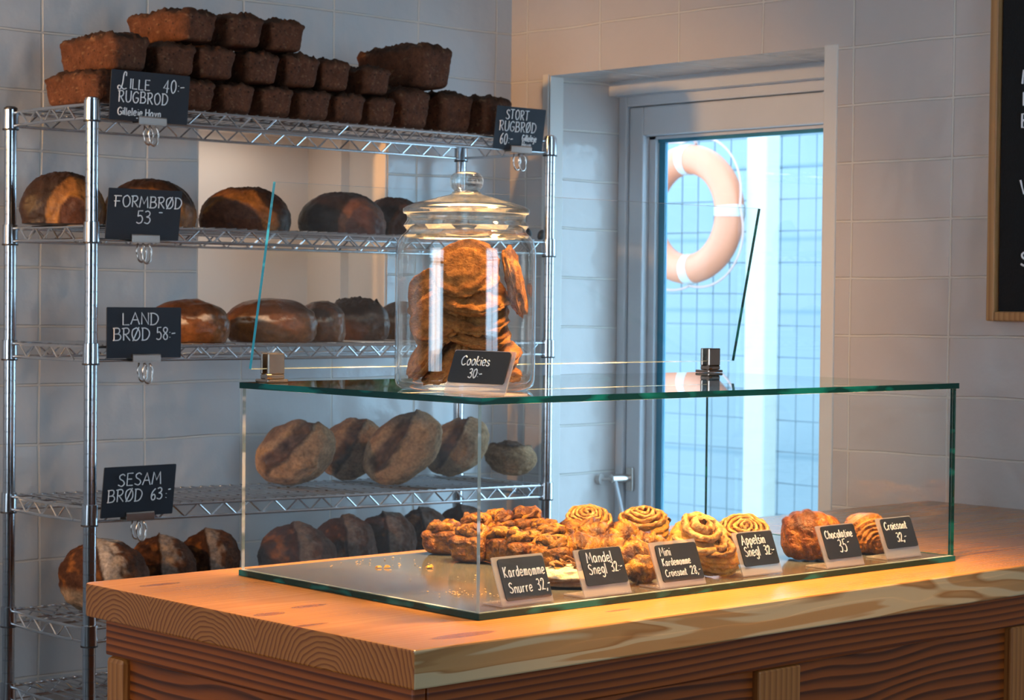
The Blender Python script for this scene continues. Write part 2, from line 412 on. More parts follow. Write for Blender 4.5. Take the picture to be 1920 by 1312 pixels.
# stay bracket with its pin, knob and arm
sy = 1.678; b = MB(); b.box(W((1.998, sy - .011, .840)), W((2.008, sy + .011, .900))); st = b.build('stay_bracket', M['steel'], win, bevel=.003)
st['label'] = 'grey steel bracket of the window stay'
b = MB(); b.tube([W((2.0, sy + .01, .872)), W((1.955, sy + .018, .872))], .011, 12); b.build('pin', M['steel'], st, auto=40)
b = MB(); b.tube([W((1.955, sy + .02, .871)), W((1.945, sy + .05, .868))], .004, 8); b.tube([W((1.945, sy + .042, .870)), W((1.940, sy + .062, .869))], [.014, .012], 8); b.build('knob', M['white_band'], st, auto=40)
b = MB(); b.tube([W((1.962, sy + .012, .868)), W((1.968, sy - .004, .80)), W((1.972, sy - .02, .74)), W((1.975, sy - .05, .66))], .0052, 8); b.build('stay_arm', M['white_paint'], st, auto=40)

# ------------------------------------------------------------------ outside the window
b = MB(); b.box((7.6, 1.0, -1.2), (7.7, 11, 3.0)); struct(b.build('wall_outside', M['cladding']))
b = MB(); b.box((2.3, -2, -1.3), (9, 12, -1.2)); struct(b.build('floor_outside', M['paving']))
fx = 6.35
b = MB()
for k in range(-12, 30):
    y = 5.631 - .1122 * k; b.tube([(fx, y, -.9), (fx, y, 2.75)], .0030, 5)
for k in range(-2, 25):
    z = 2.128 - .1585 * k + .02
    b.tube([(fx - .006, 2.2, z), (fx - .006, 7.1, z)], .0032, 5)
fn = b.build('wire_fence', M['mesh_wire'])
tag(fn, 'grey welded wire mesh fence outside the window', 'fence')
b = MB(); b.box((fx - .13, 4.835, -1.2), (fx - .02, 4.968, 3.2))
tp = b.build('fence_post', M['post_wood'], bevel=.012); tag(tp, 'pale square timber post in front of the wire fence', 'post')
# lifebuoy
lb = empty('lifebuoy', (fx - .14, 5.347, 1.762)); tag(lb, 'faded orange lifebuoy with white bands hanging on the fence outside', 'lifebuoy')
R0, r0 = .283, .076
def ringpt(a, R): return (0, R * cos(a), R * sin(a))
b = MB(); b.tube([ringpt(2*pi*k/64, R0) for k in range(64)], r0, 20, closed=True); b.build('ring', M['orange'], lb, smooth=True)
for a in (-95, -3, 88, 178):
    b = MB(); b.tube([ringpt(radians(a + q), R0) for q in (-5, -2.5, 0, 2.5, 5)], r0 + .004, 20); b.build('band', M['white_band'], lb, auto=50)
b = MB(); pts = []
for k in range(97):
    a = radians(-95 + 360 * k / 96); s = abs(sin(2 * (a - radians(-95)) ))
    pts.append((-.02, (R0 + r0 + .01 + .055 * s) * cos(a), (R0 + r0 + .01 + .055 * s) * sin(a)))
b.tube(pts, .006, 6); b.build('grab_rope', M['rope'], lb, smooth=True)
b = MB(); b.tube([(0, -.05, .36), (.02, .02, .45), (.122, .10, .55)], .009, 6); b.build('hanging_strap', M['rope'], lb, smooth=True)

# ------------------------------------------------------------------ letter board on the right wall
lbz, lby = 1.282, .453
brd = empty('letter_board', (XW, lby - .35, lbz)); tag(brd, 'black felt letter board with white letters in oak frame on right wall', 'sign')
b = MB(); b.box((-.014, -.33, .02), (-.002, .33, .95)); b.build('felt_panel', M['felt'], brd)
b = MB()
b.box((-.026, .333, 0), (-.001, .352, .98)); b.box((-.026, -.352, 0), (-.001, -.333, .98)); b.box((-.026, -.333, 0), (-.001, .333, .019)); b.box((-.026, -.333, .96), (-.001, .333, .98))
b.build('frame', M['board_oak'], brd, bevel=.003)
LETTERBOARD = brd

# ------------------------------------------------------------------ counter
CT = .916
CX0, CY0, CY1, CX1 = -.2004, -.1141, .6014, XW - .001
bm = bmesh.new(); bmesh.ops.create_cube(bm, size=1)
for v in bm.verts:
    v.co = Vector(((CX0 + CX1) / 2 + v.co.x * (CX1 - CX0), (CY0 + CY1) / 2 + v.co.y * (CY1 - CY0), CT - .023 + v.co.z * .046))
be = [e for e in bm.edges if all(v.co.x < CX0 + .01 and v.co.y > CY1 - .01 for v in e.verts)]
bmesh.ops.bevel(bm, geom=be, offset=.012, segments=4, affect='EDGES', profile=.5)
me = bpy.data.meshes.new('worktop'); bm.to_mesh(me); bm.free()
wt = link('worktop', me, M['counter'])
bv = wt.modifiers.new('bevel', 'BEVEL'); bv.width = .0025; bv.segments = 2; bv.limit_method = 'ANGLE'
tag(wt, 'thick knotty pine worktop with end grain rings, carrying the glass case', 'worktop')
KX0, KY0, KY1, KX1, KZ = -.18, -.088, .575, XW - .002, CT - .047
cab = empty('counter_cabinet', (KX0, KY0, 0)); tag(cab, 'reddish stained pine counter base with framed panels under the worktop', 'counter')
def kbox(name, a, c, mat, bevel=.003):
    b = MB(); o = (KX0, KY0, 0)
    b.box([p - q for p, q in zip(a, o)], [p - q for p, q in zip(c, o)]); return b.build(name, mat, cab, bevel=bevel)
kbox('body', (KX0 + .012, KY0 + .012, 0), (KX1, KY1 - .012, KZ - .002), M['stain_panel'])
kbox('top_rail', (KX0, KY0, KZ - .052), (KX0 + .02, KY1, KZ), M['stain'])
kbox('top_rail', (KX0 + .021, KY0, KZ - .052), (KX1, KY0 + .02, KZ), M['stain'])
kbox('corner_post', (KX0, KY1 - .045, .02), (KX0 + .02, KY1, KZ - .053), M['stile'], .008)
kbox('corner_post', (KX0, KY0, .02), (KX0 + .045, KY0 + .045, KZ - .053), M['stain'], .004)
for x in (.43, 1.025):
    kbox('stile', (x, KY0, .02), (x + .088, KY0 + .018, KZ - .053), M['stile'])
kbox('plinth', (KX0 + .02, KY0 + .003, 0), (KX1, KY0 + .011, .08), M['stain'])

# ------------------------------------------------------------------ hand lettering (strokes; 'L' straight, 'S' smooth)
G = {
'A':"L0,0 .32,1 .64,0|L.12,.38 .54,.38", 'B':"L.08,0 .08,1|S.0,.98 .4,.98 .5,.76 .38,.55 .1,.52 .1,.52 .45,.5 .58,.27 .42,.03 .0,.0", 'C':"S.58,.82 .42,.98 .18,.85 .04,.5 .14,.12 .36,.0 .6,.14",
'D':"L.08,0 .08,1|S.0,.98 .34,.96 .58,.72 .58,.36 .36,.04 .0,.0", 'E':"L.5,1 .06,1 .06,0 .52,0|L.06,.52 .42,.52", 'F':"L.06,0 .06,1|L-.08,.98 .52,.98|L-.06,.5 .4,.52",
'G':"S.58,.84 .4,.98 .16,.86 .03,.5 .14,.1 .38,.0 .58,.18 .58,.42|L.58,.43 .34,.43", 'H':"L.05,0 .05,1|L.55,0 .55,1|L.05,.5 .55,.5", 'I':"L.06,0 .06,1", 'K':"L.06,0 .06,1|L.52,1 .08,.45 .56,0",
'L':"L.06,1 .06,0 .5,0", 'l1':"S.50,.78 .50,.98 .38,1.0 .30,.78 .26,.38 .14,.04 -.02,-.02 -.10,.10 .0,.2 .18,.12 .34,.0 .56,.06", 'M':"L0,0 .1,1 .36,.35 .62,1 .72,0", 'N':"L.04,0 .04,1 .54,0 .54,1", 'O':"S.32,1 .08,.84 .02,.45 .16,.05 .4,.02 .6,.3 .58,.75 .4,.98 .3,1",
'P':"L.06,0 .06,1|S.0,.96 .4,.98 .54,.76 .4,.52 .08,.48", 'R':"L.08,0 .08,1|S-.04,.96 .36,1 .5,.78 .36,.54 .1,.5|L.2,.5 .56,0", 'S':"S.52,.86 .34,.99 .1,.86 .14,.62 .4,.44 .5,.2 .3,.0 .02,.12", 'T':"L-.04,1 .58,1|L.27,1 .27,0", 'U':"S.04,1 .04,.4 .12,.05 .34,.0 .52,.2 .54,.6 .54,1",
'V':"L0,1 .3,0 .6,1", 'W':"L0,1 .2,0 .42,.8 .64,0 .84,1",
'Ø':"S.32,1 .08,.84 .02,.45 .16,.05 .4,.02 .6,.3 .58,.75 .4,.98 .3,1|L.08,-.06 .54,1.06",
'a':"S.42,.5 .26,.62 .08,.48 .04,.2 .16,.0 .34,.12 .42,.4|L.42,.6 .44,.1 .5,.0", 'c':"S.4,.5 .26,.62 .08,.48 .03,.24 .14,.02 .42,.1", 'd':"S.42,.46 .26,.6 .06,.44 .04,.16 .16,.0 .34,.1 .42,.36|L.42,1 .43,0", 'e':"S.06,.3 .38,.34 .36,.56 .2,.62 .05,.42 .06,.14 .2,.0 .42,.1",
'g':"S.42,.5 .26,.62 .08,.48 .05,.24 .18,.06 .36,.2 .42,.5|S.42,.6 .42,.1 .38,-.25 .2,-.36 .02,-.24", 'h':"L.05,1 .05,0|S.05,.3 .18,.58 .34,.56 .4,.3 .4,0", 'i':"L.05,.6 .06,0|L.05,.82 .06,.86", 'j':"S.12,.6 .13,.0 .08,-.28 -.08,-.3|L.12,.82 .13,.86", 'k':"L.05,1 .05,0|L.38,.6 .07,.28 .4,0", 'l':"L.05,1 .06,.05 .1,0",
'm':"L.04,.6 .05,0|S.05,.35 .16,.58 .28,.5 .3,0|S.3,.35 .42,.58 .54,.5 .56,0", 'n':"L.04,.6 .05,0|S.05,.35 .18,.58 .34,.55 .38,.3 .38,0", 'o':"S.24,.62 .07,.5 .04,.22 .16,.0 .34,.06 .42,.32 .36,.56 .22,.62", 'p':"L.05,.6 .05,-.36|S.05,.45 .2,.62 .38,.5 .4,.22 .24,.0 .06,.12", 'r':"L.05,.6 .06,0|S.06,.3 .16,.54 .32,.58", 's':"S.32,.5 .18,.62 .06,.5 .12,.36 .28,.26 .34,.1 .18,.0 .02,.08", 't':"S.14,.9 .12,.3 .16,.02 .3,.02|L-.02,.62 .3,.64", 'u':"S.04,.6 .04,.2 .12,.0 .28,.04 .38,.3|L.38,.6 .4,0", 'v':"L.02,.6 .18,0 .36,.6",
'0':"S.26,1 .08,.8 .04,.4 .16,.02 .34,.06 .48,.4 .44,.82 .28,1", '2':"S.04,.78 .14,.98 .36,.96 .42,.72 .26,.4 .02,.03 .02,.03 .2,.06 .5,.03", '3':"S.04,.92 .24,1 .42,.86 .36,.62 .16,.54 .4,.46 .46,.22 .28,.0 .02,.08", '4':"L.34,.0 .38,1 .02,.36 .5,.36", '5':"L.44,1 .1,.98 .08,.56|S.08,.56 .3,.62 .46,.4 .4,.1 .18,.0 .0,.08", '6':"S.4,.98 .14,.7 .04,.3 .16,.02 .36,.06 .42,.3 .28,.5 .08,.34", '8':"S.24,.54 .06,.72 .1,.94 .28,1 .42,.86 .36,.64 .12,.42 .04,.18 .2,.0 .4,.08 .42,.32 .24,.54",
':':"L.06,.12 .07,.16|L.06,.52 .07,.56", '-':"L.02,.46 .34,.50", ',':"S.08,.1 .08,.0 .0,-.16", '.':"L.05,.0 .06,.04", '_':"L0,.9 .3,.9", ' ':"" }
def glyph(ch):
    out = []
    for st in G[ch].split('|'):
        if not st: continue
        pts = [tuple(map(float, q.split(','))) for q in st[1:].split()]
        if st[0] == 'S' and len(pts) > 2:
            P = [pts[0]] + pts + [pts[-1]]; res = []
            for i in range(1, len(P) - 2):
                p0, p1, p2, p3 = P[i-1], P[i], P[i+1], P[i+2]
                for k in range(4):
                    t = k / 4
                    res.append(tuple(.5 * (2*p1[j] + (p2[j]-p0[j])*t + (2*p0[j]-5*p1[j]+4*p2[j]-p3[j])*t*t + (3*p1[j]-p0[j]-3*p2[j]+p3[j])*t**3) for j in (0, 1)))
            res.append(P[-2]); pts = res
        out.append(pts)
    return out
def text_mesh(lines, r, y=-.0012, slant=0.0, rng=None):
    """lines: (text, x, z, cap height, width factor, rise)"""
    b = MB(); rng = rng or random.Random(3)
    for txt, x, z, hgt, wf, rise in lines:
        cx = x; zz = z; big = True
        i = 0
        while i < len(txt):
            ch = txt[i]
            if ch == '~': ch = 'l1'
            if ch == ' ': cx += hgt * .34 * wf; i += 1; continue
            gl = glyph(ch); wmax = max([q[0] for s in gl for q in s] + [.05])
            j = rng.uniform(-.03, .03)
            for s in gl:
                P = [(cx + (q[0] * wf + q[1] * slant) * hgt, y, zz + rise * (cx - x) + (q[1] + j) * hgt) for q in s]
                Q = [P[0]]
                for p in P[1:]:
                    if (Vector(p) - Vector(Q[-1])).length > 1e-5: Q.append(p)
                if len(Q) > 1: b.tube(Q, r, 5)
            cx += (wmax * wf + .17) * hgt; i += 1
    return b
def rounded_card(wd, hg, th, rad, seg=4):
    """upright card, centred in x, foot at z=0, face at y=-th/2"""
    pts = []
    for cx, cz, a0 in ((wd/2-rad, hg-rad, 0), (-wd/2+rad, hg-rad, 90), (-wd/2+rad, rad, 180), (wd/2-rad, rad, 270)):
        for k in range(seg + 1):
            a = radians(a0 + 90 * k / seg); pts.append((cx + rad*cos(a), cz + rad*sin(a)))
    b = MB(); n = len(pts)
    vs = [(x, -th/2, z) for x, z in pts] + [(x, th/2, z) for x, z in pts]
    b.add(vs, [tuple(range(n - 1, -1, -1)), tuple(range(n, 2*n))] + [(i, (i+1) % n, n + (i+1) % n, n + i) for i in range(n)])
    return b

# letters of the felt board (its visible left ends reach into the picture)
def board_line(b, txt, px, py, hgt):
    q = at_x(px, py, XW - .016); yy = q.y; zc = q.z
    cx = 0
    for ch in txt:
        if ch == ' ': cx += hgt * .35; continue
        gl = glyph(ch); wmax = max(q2[0] for s in gl for q2 in s)
        for s in gl:
            P = [(-.016, yy - (cx + q2[0]*hgt) - LETTERBOARD.location.y, zc + q2[1]*hgt - LETTERBOARD.location.z) for q2 in s]
            Q = [P[0]]
            for p in P[1:]:
                if (Vector(p) - Vector(Q[-1])).length > 1e-5: Q.append(p)
            b.tube(Q, .0021, 6)
        cx += (wmax + .2) * hgt
for txt, px, py in (('M', 1917, 157), ('I', 1918, 198), ('E', 1915, 239), ('V', 1913, 363), ('S', 1914, 498)):
    b = MB(); board_line(b, txt, px, py, .026); b.build('letter', M['white_letter'], LETTERBOARD)


# ------------------------------------------------------------------ wire shelving rack
RX0, RY0, RW, RD, RZT = .3542, 1.5, 1.1905, .306, 1.6816
LV = [RZT - .0254 * k for k in (0, 9, 18, 30, 39, 45)]
rack = empty('wire_shelving_rack', (RX0, RY0, 0)); tag(rack, 'chrome wire shelving rack with six bread shelves against the tiled back wall', 'shelf rack')
def post_mesh(h):
    prof = [(.0125, 0.0)]; z = .0254
    while z < h - .01:
        prof += [(.0125, z - .0011), (.0117, z - .0006), (.0117, z + .0006), (.0125, z + .0011)]; z += .0254
    prof += [(.0125, h - .002), (.011, h)]
    b = MB(); b.lathe(prof, 20); return b
for i, (x, y) in enumerate(((0, 0), (RW, 0), (0, RD), (RW, RD))):
    p = post_mesh(RZT - .001).build('post', M['chrome'], rack, auto=50, loc=(x, y, 0))
    b = MB(); b.lathe([(.0135, 0), (.0135, .004), (.009, .007)], 16, (0, 0, RZT - .0015)); b.build('cap', M['black_plastic'] if i == 2 else M['chrome'], p, auto=40)
rr = .0031
def zig(b, p0, p1, zt, zb, half, r):
    p0, p1 = Vector(p0), Vector(p1); n = max(2, int((p1 - p0).length / half)); pts = []
    for k in range(n + 1):
        q = p0.lerp(p1, k / n); pts.append((q.x, q.y, zt if k % 2 else zb))
    for a, c in zip(pts[:-1], pts[1:]): b.tube([a, c], r, 6)
for li, z in enumerate(LV):
    b = MB(); zt, zb = -.008, -.0335
    for y in (0, RD):
        for zz in (zt, zb): b.tube([(.014, y, zz), (RW - .014, y, zz)], rr, 8)
        zig(b, (.03, y, 0), (RW - .03, y, 0), zt, zb, .0305, .0021)
    for x, s in ((0, -1), (RW, 1)):
        for zz in (zt, zb):
            b.tube([(x + s * .009 * sin(pi * k / 10), .014 + (RD - .028) * k / 10, zz) for k in range(11)], rr, 8)
        zig(b, (x + s * .006, .05, 0), (x + s * .006, RD - .05, 0), zt, zb, .0262, .0021)
    sh = b.build('shelf', M['wire'], rack, auto=60, loc=(0, 0, z))
    if li == 3: sh.rotation_euler = (0, .0195 / RW, 0)
    b = MB()
    k = .0254
    while k < RW - .02:
        b.tube([(k, .0, zt + .0035), (k, RD, zt + .0035)], .0017, 5); k += .0254
    for y in (RD / 3, RD * 2 / 3): b.tube([(.0, y, zt - .001), (RW, y, zt - .001)], .0026, 6)
    b.build('wire_deck', M['wire'], sh, auto=60)
    for x in (0, RW):
        for y in (0, RD):
            b = MB(); b.lathe([(.0140, -.0395), (.0158, -.039), (.0152, -.001), (.0138, 0)], 24)
            co = b.build('collar', M['chrome'], sh, auto=50, loc=(x, y, 0))
            b = MB(); b.lathe([(.0142, -.042), (.0163, -.0415), (.0163, -.0385), (.0142, -.038)], 24, (x, y, 0)); b.build('sleeve', M['black_plastic'], sh, auto=50)

# ------------------------------------------------------------------ chalkboard cards clipped to the rack, and their clips
def unit_text(lines, w, h):   # lines given in fractions of the card
    return [(t, (x - .5) * w, z * h, s * h, wf, rise) for t, x, z, s, wf, rise in lines]
def rack_card(px, py, w, h, tilt, label, lines, roll=0, r=.00115, seed=1):
    q = at_y(px, py, RY0 - .016)
    b = rounded_card(w, h, .002, .002)
    o = b.build('chalkboard_sign', M['slate'], None, loc=q, rot=(tilt, roll, 0))
    tag(o, label, 'sign', 'chalkboard signs clipped to the bread rack')
    t = text_mesh(unit_text(lines, w, h), r, -.0018, .0, random.Random(seed)); t.build('lettering', M['chalk'], o)
    return o
def clip(px, py, label):
    q = at_y(px, py, RY0 - .014)
    o = empty('bulldog_clip', q); tag(o, label, 'clip', 'bulldog clips on the bread rack')
    b = MB(); b.tube([(-.031, -.0065, .000), (.031, -.0065, .000)], .0045, 12)
    b.box((-.031, -.011, -.010), (.031, -.0085, .001)); b.box((-.031, .012, -.010), (.031, .0135, .001)); b.box((-.031, -.011, -.0115), (.031, .0135, -.0098))
    b.build('jaw', M['steel'], o, auto=40)
    for y, l in ((-.010, .036), (.008, .032)):
        b = MB(); pts = [(-.006, y, -.014)] + [(-.0062 - .0045*sin(pi*k/6), y - .003, -.016 - l*k/8) for k in range(1, 6)] + [(.0085*cos(pi + pi*k/6), y - .004, -.016 - l*.72 - .010*sin(pi*k/6)) for k in range(0, 7)] + [(.0062 + .0045*sin(pi*k/6), y - .003, -.016 - l*k/8) for k in range(5, 0, -1)] + [(.006, y, -.014)]
        b.tube(pts, .0021, 6); b.build('lever', M['steel'], o, smooth=True)
rack_card(278, 229, .175, .094, radians(6), 'chalkboard sign reading LILLE RUGBROD 40 at the left of the top shelf',
          [('~', .10, .63, .34, .9, 0), ('ILLE', .235, .64, .20, 1.15, 0), ('40:-', .66, .62, .26, 1.0, .04), ('RUGBROD', .10, .37, .225, 1.02, 0), ('Gilleleje Havn', .10, .11, .15, 1.05, 0)])
clip(281, 223, 'steel bulldog clip holding the LILLE RUGBROD sign')
rack_card(266, 449, .163, .096, radians(8), 'chalkboard sign reading FORMBROD 53 on the second shelf',
          [('FORMBRØD', .09, .64, .22, 1.22, 0), ('53', .40, .33, .25, 1.15, 0), ('_', .70, .35, .22, 1.1, 0)])
clip(268, 443, 'steel bulldog clip holding the FORMBROD sign')
rack_card(270, 671, .166, .097, radians(0), 'chalkboard sign reading LAND BROD 58 on the third shelf',
          [('LAND', .20, .66, .23, 1.35, 0), ('BRØD', .08, .35, .24, 1.25, 0), ('58:-', .66, .37, .24, 1.0, 0)])
clip(270, 667, 'steel bulldog clip holding the LAND BROD sign')
rack_card(256, 967, .160, .098, radians(8), 'chalkboard sign reading SESAM BROD 63 on the fourth shelf',
          [('SESAM', .20, .62, .24, 1.15, 0), ('BRØD', .07, .31, .24, 1.15, 0), ('63', .67, .31, .23, 1.05, 0), (':', .88, .31, .2, .8, 0), ('-', .91, .40, .2, .8, 0)])
clip(258, 962, 'steel bulldog clip holding the SESAM BROD sign')
rack_card(970, 281, .148, .094, radians(8), 'chalkboard sign reading STORT RUGBROD 60 at the right of the top shelf',
          [('STORT', .19, .71, .22, .92, 0), ('RUGBRØD', .08, .43, .23, 1.0, 0), ('60:-', .12, .12, .25, .8, 0), ('Gilleleje', .56, .22, .15, .72, 0), ('Havn', .57, .06, .15, .75, 0)], roll=.0)
clip(972, 277, 'steel bulldog clip holding the STORT RUGBROD sign')

# ------------------------------------------------------------------ glass display case
CL, CD, CH = .9735, .528, .2765
case = empty('glass_display_case', (0, 0, CT), (0, 0, -.0193)); tag(case, 'frameless glass pastry case with green edges standing on the pine worktop', 'display case')
def gpane(name, a, c, edge, parent=case, face_axis=None, M4=None):
    b = MB(); b.box(a, c, M4); ext = [abs(q - p) for p, q in zip(a, c)]; ax = ext.index(min(ext)) if face_axis is None else face_axis
    me = b.mesh(name)
    order = [2, 2, 1, 0, 1, 0]      # axis of each box face
    for p, oa in zip(me.polygons, order): p.material_index = 0 if oa == ax else 1
    return link(name, me, [M['glass'], M[edge]], parent)
bp = gpane('base_plate', (0, 0, 0.0005), (CL, CD, .0085), 'edge')
bp.data.materials[0] = M['grey_sheet']
gpane('top_plate', (-.001, -.001, CH - .0085), (CL + .002, CD, CH), 'edge')
fp = gpane('front_pane', (.002, .002, .0088), (CL - .002, .008, CH - .0088), 'edge_pale')
fp.data.materials.append(M['edge'])
fp.data.polygons[3].material_index = 2
gpane('side_pane', (.002, .0084, .0088), (.0075, CD - .004, CH - .0088), 'edge_pale')
gpane('side_pane', (CL - .0075, .0084, .0088), (CL - .002, CD - .004, CH - .0088), 'edge')
gy, gth = .497, math.atan2(.056, .262)
G4 = Matrix.Translation((0, gy, CH + .020)) @ Matrix.Rotation(gth, 4, 'X')
gp = gpane('guard_pane', (-.004, -.003, 0), (1.004, .003, .268), 'edge_blue', M4=G4)
for m_ in ('edge_pale', 'edge'): gp.data.materials.append(M[m_])
for p, i in zip(gp.data.polygons, (2, 0, 0, 3, 0, 1)): p.material_index = i
for x in (.018, .93):
    b = MB(); b.box((x, gy - .012, CH + .0005), (x + .036, gy + .020, CH + .005)); b.box((x + .002, gy - .011, CH + .012), (x + .030, gy - .0055, CH + .042), Matrix.Translation((0, 0, 0)))
    b.box((x + .002, gy + .005, CH + .012), (x + .030, gy + .010, CH + .042)); b.box((x + .002, gy - .011, CH + .0052), (x + .030, gy + .010, CH + .012))
    cl = b.build('clamp', M['dark_steel'], case, bevel=.0015); cl['label'] = 'burnished steel clamp'
    b = MB(); b.tube([(x - .004, gy - .013, CH + .0095), (x + .004, gy - .013, CH + .0095)], .004, 10); b.build('screw', M['dark_steel'], cl, auto=40)

# ------------------------------------------------------------------ cookie jar on the case
JZ = CT + CH + .0002
jc = Vector((.142, .193, JZ))
jar = empty('cookie_jar', jc); tag(jar, 'round clear glass cookie jar with knobbed lid on the glass case', 'jar')
outer = [(.060, 0), (.086, .001), (.0925, .006), (.0945, .014), (.0950, .03), (.0950, .175), (.0945, .188), (.0920, .199), (.0865, .207), (.0815, .211), (.0800, .214), (.0820, .217), (.0845, .220), (.0820, .224), (.0800, .227), (.0800, .233), (.0815, .236)]
inner = [(.0785, .236), (.0765, .227), (.0765, .212), (.083, .204), (.0895, .195), (.0915, .185), (.0920, .17), (.0920, .03), (.0900, .014), (.084, .009), (.04, .008)]
kt = NT('solid clear glass'); kp = kt.principled((1, .985, .96), .0, 0, None, .5, **{'Transmission Weight': 1.0, 'IOR': 1.46})
kt.end(kt.n('ShaderNodeMixShader', {0: .5, 1: kp.outputs[0], 2: kt.n('ShaderNodeBsdfTransparent', {0: (.97, .95, .90, 1)}).outputs[0]}).outputs[0])
b = MB(); b.lathe(outer[:9] + inner[3:], 72); jb = b.build('jar_body', M['jar'], jar, auto=60)
b = MB(); b.lathe(outer[8:] + inner[:4] + [outer[8]], 72, cap=False); b.build('rim', kt.m, jb, auto=60)
lid = [(.0780, 0.2365), (.0845, 0.2365), (.0858, 0.2395), (.0850, 0.2430), (.0835, 0.2440), (.0800, 0.2461), (.0740, 0.2484), (.0640, 0.2515), (.0480, 0.2559), (.0330, 0.2597), (.0230, 0.2620), (.0195, 0.2641), (.0190, 0.2661)]
lin = [(.0150, 0.2648), (.030, 0.2576), (.0480, 0.2529), (.064, 0.2484), (.073, 0.2454), (.0765, 0.2415)]
b = MB(); b.lathe(lid + [(.0150, 0.2663)] + lin + [lid[0]], 72, cap=False)
ld = b.build('lid', kt.m, jar, auto=60)
b = MB(); b.lathe([(.0165, .2642), (.0160, .2665), (.0180, .2690), (.0212, .2725), (.0226, .2775), (.0226, .2825), (.0210, .2875), (.0175, .2910), (.0120, .2930), (.004, .2938)], 40)
b.build('knob', kt.m, ld, smooth=True)

# ------------------------------------------------------------------ acrylic price stands
def price_stand(loc, rz, label, lines, w=.085, h=.064, lean=22, cw=None, ch=.050, cz=.011, mat='slate_grey', cx=.003, r=.00085, group='acrylic price stands in the glass case', seed=1, slant=0):
    o = empty('price_stand', loc, (0, 0, rz)); tag(o, label, 'price stand', group)
    cw = cw or w - .010
    lr = (radians(-lean), 0, 0)
    b = rounded_card(w, h, .002, .002); p = b.build('acrylic_panel', M['acrylic_back'], o, loc=(0, 0, .0012), rot=lr)
    b = MB(); b.box((-w/2, -.001, .0003), (w/2, .040, .0022)); b.build('foot', M['acrylic_back'], o)
    b = rounded_card(cw, ch, .0016, .004); c = b.build('chalk_label', M[mat], p, loc=(cx, -.0021, cz))
    t = text_mesh(unit_text(lines, cw, ch), r, -.0012, slant, random.Random(seed)); t.build('lettering', M['chalk'], c)
    return o
PZ = CT + .0090          # top of the base plate
def stand_at(px, py, *a, **k):
    q = at_z(px, py, PZ); q.y = max(q.y, .014 - .0193 * q.x); q.z = PZ; return price_stand(q, -.0193, *a, **k)
stand_at(990, 1133, 'acrylic price stand reading Kardemomme Snurre 32 beside the front corner', [('Kardemomme', .06, .55, .25, .74, 0), ('Snurre', .10, .17, .24, .88, 0), ('32,-', .72, .18, .27, .70, 0)], w=.088, mat='slate', ch=.055, cz=.0055, seed=5)
stand_at(1148, 1118, 'acrylic price stand reading Mandel Snegl 32', [('Mandel', .13, .62, .28, .95, 0), ('Snegl', .11, .30, .28, .88, 0), ('32:-', .66, .32, .27, .72, 0)], w=.086, ch=.049, cz=.014, seed=6)
stand_at(1283, 1100, 'acrylic price stand reading Mini Kardemomme Croissant 28', [('Mini', .07, .70, .23, .95, 0), ('Kardemomme', .07, .43, .20, .78, 0), ('Croissant', .08, .14, .19, .85, 0), ('28,-', .70, .14, .22, .85, 0)], w=.090, ch=.052, cz=.007, r=.0007, seed=7)
stand_at(1430, 1078, 'acrylic price stand reading Appelsin Snegl 32', [('Appelsin', .07, .64, .28, .85, 0), ('Snegl', .08, .29, .28, .85, 0), ('32:-', .65, .29, .27, .72, 0)], w=.084, ch=.049, cz=.013, seed=8)
stand_at(1588, 1063, 'acrylic price stand reading Chocolatine 35', [('Chocolatine', .06, .62, .24, .85, 0), ('35', .38, .18, .38, .75, 0), ('-', .66, .32, .3, .6, .3)], w=.086, ch=.050, cz=.012, seed=9)
stand_at(1695, 1046, 'acrylic price stand reading Croissant 32 by the right end of the case', [('Croissant', .06, .62, .26, .92, 0), ('32,-', .36, .20, .30, .8, 0)], w=.084, ch=.047, cz=.015, seed=10)
ck = price_stand((.043, .062, JZ), -pi/2 + .03, 'acrylic price stand reading Cookies 30 leaning before the cookie jar', [('Cookies', .17, .55, .29, 1.2, 0), ('30:-', .36, .16, .28, 1.1, 0)], w=.112, h=.058, lean=20, cw=.104, ch=.043, cz=.0135, cx=-.002, r=.00085, group='price stand on the case', seed=11)

# ------------------------------------------------------------------ bread and pastry shapes
def nz(p, s, o=0): return noise.noise(Vector((p[0]*s + o, p[1]*s + o*1.7, p[2]*s - o)))
def fbm(p, s, o=0, oct=3):
    t = 0; a = 1
    for _ in range(oct): t += a * nz(p, s, o); a *= .5; s *= 2.1
    return t
def sstep(a, b, x):
    t = max(0, min(1, (x - a) / (b - a))); return t*t*(3 - 2*t)
def lerp(a, b, t): return tuple(p + (q - p) * t for p, q in zip(a, b))
_cs = {}
def cubesphere(n):
    if n in _cs: return _cs[n]
    idx = {}; vs = []; fs = []
    def vid(p):
        k = tuple(round(q * n) for q in p)
        if k not in idx:
            idx[k] = len(vs); q = [math.tan(x * pi / 4) for x in p]; vs.append(Vector(q).normalized())
        return idx[k]
    for ax in range(3):
        for sg in (-1, 1):
            for i in range(n):
                for j in range(n):
                    c = []
                    for di, dj in ((0,0),(1,0),(1,1),(0,1)):
                        u = -1 + 2*(i+di)/n; v = -1 + 2*(j+dj)/n
                        p = [0, 0, 0]; p[ax] = sg; p[(ax+1) % 3] = u; p[(ax+2) % 3] = v; c.append(vid(p))
                    fs.append(tuple(c if sg > 0 else c[::-1]))
    _cs[n] = (vs, fs); return _cs[n]
def blob(name, n, fn, mat, loc=(0,0,0), rot=(0,0,0), parent=None):
    vs, fs = cubesphere(n); P = []; K = []
    for d in vs:
        p, c = fn(d); P.append(p); K.append(c)
    return colmesh(name, P, fs, K, mat, loc, rot, parent)
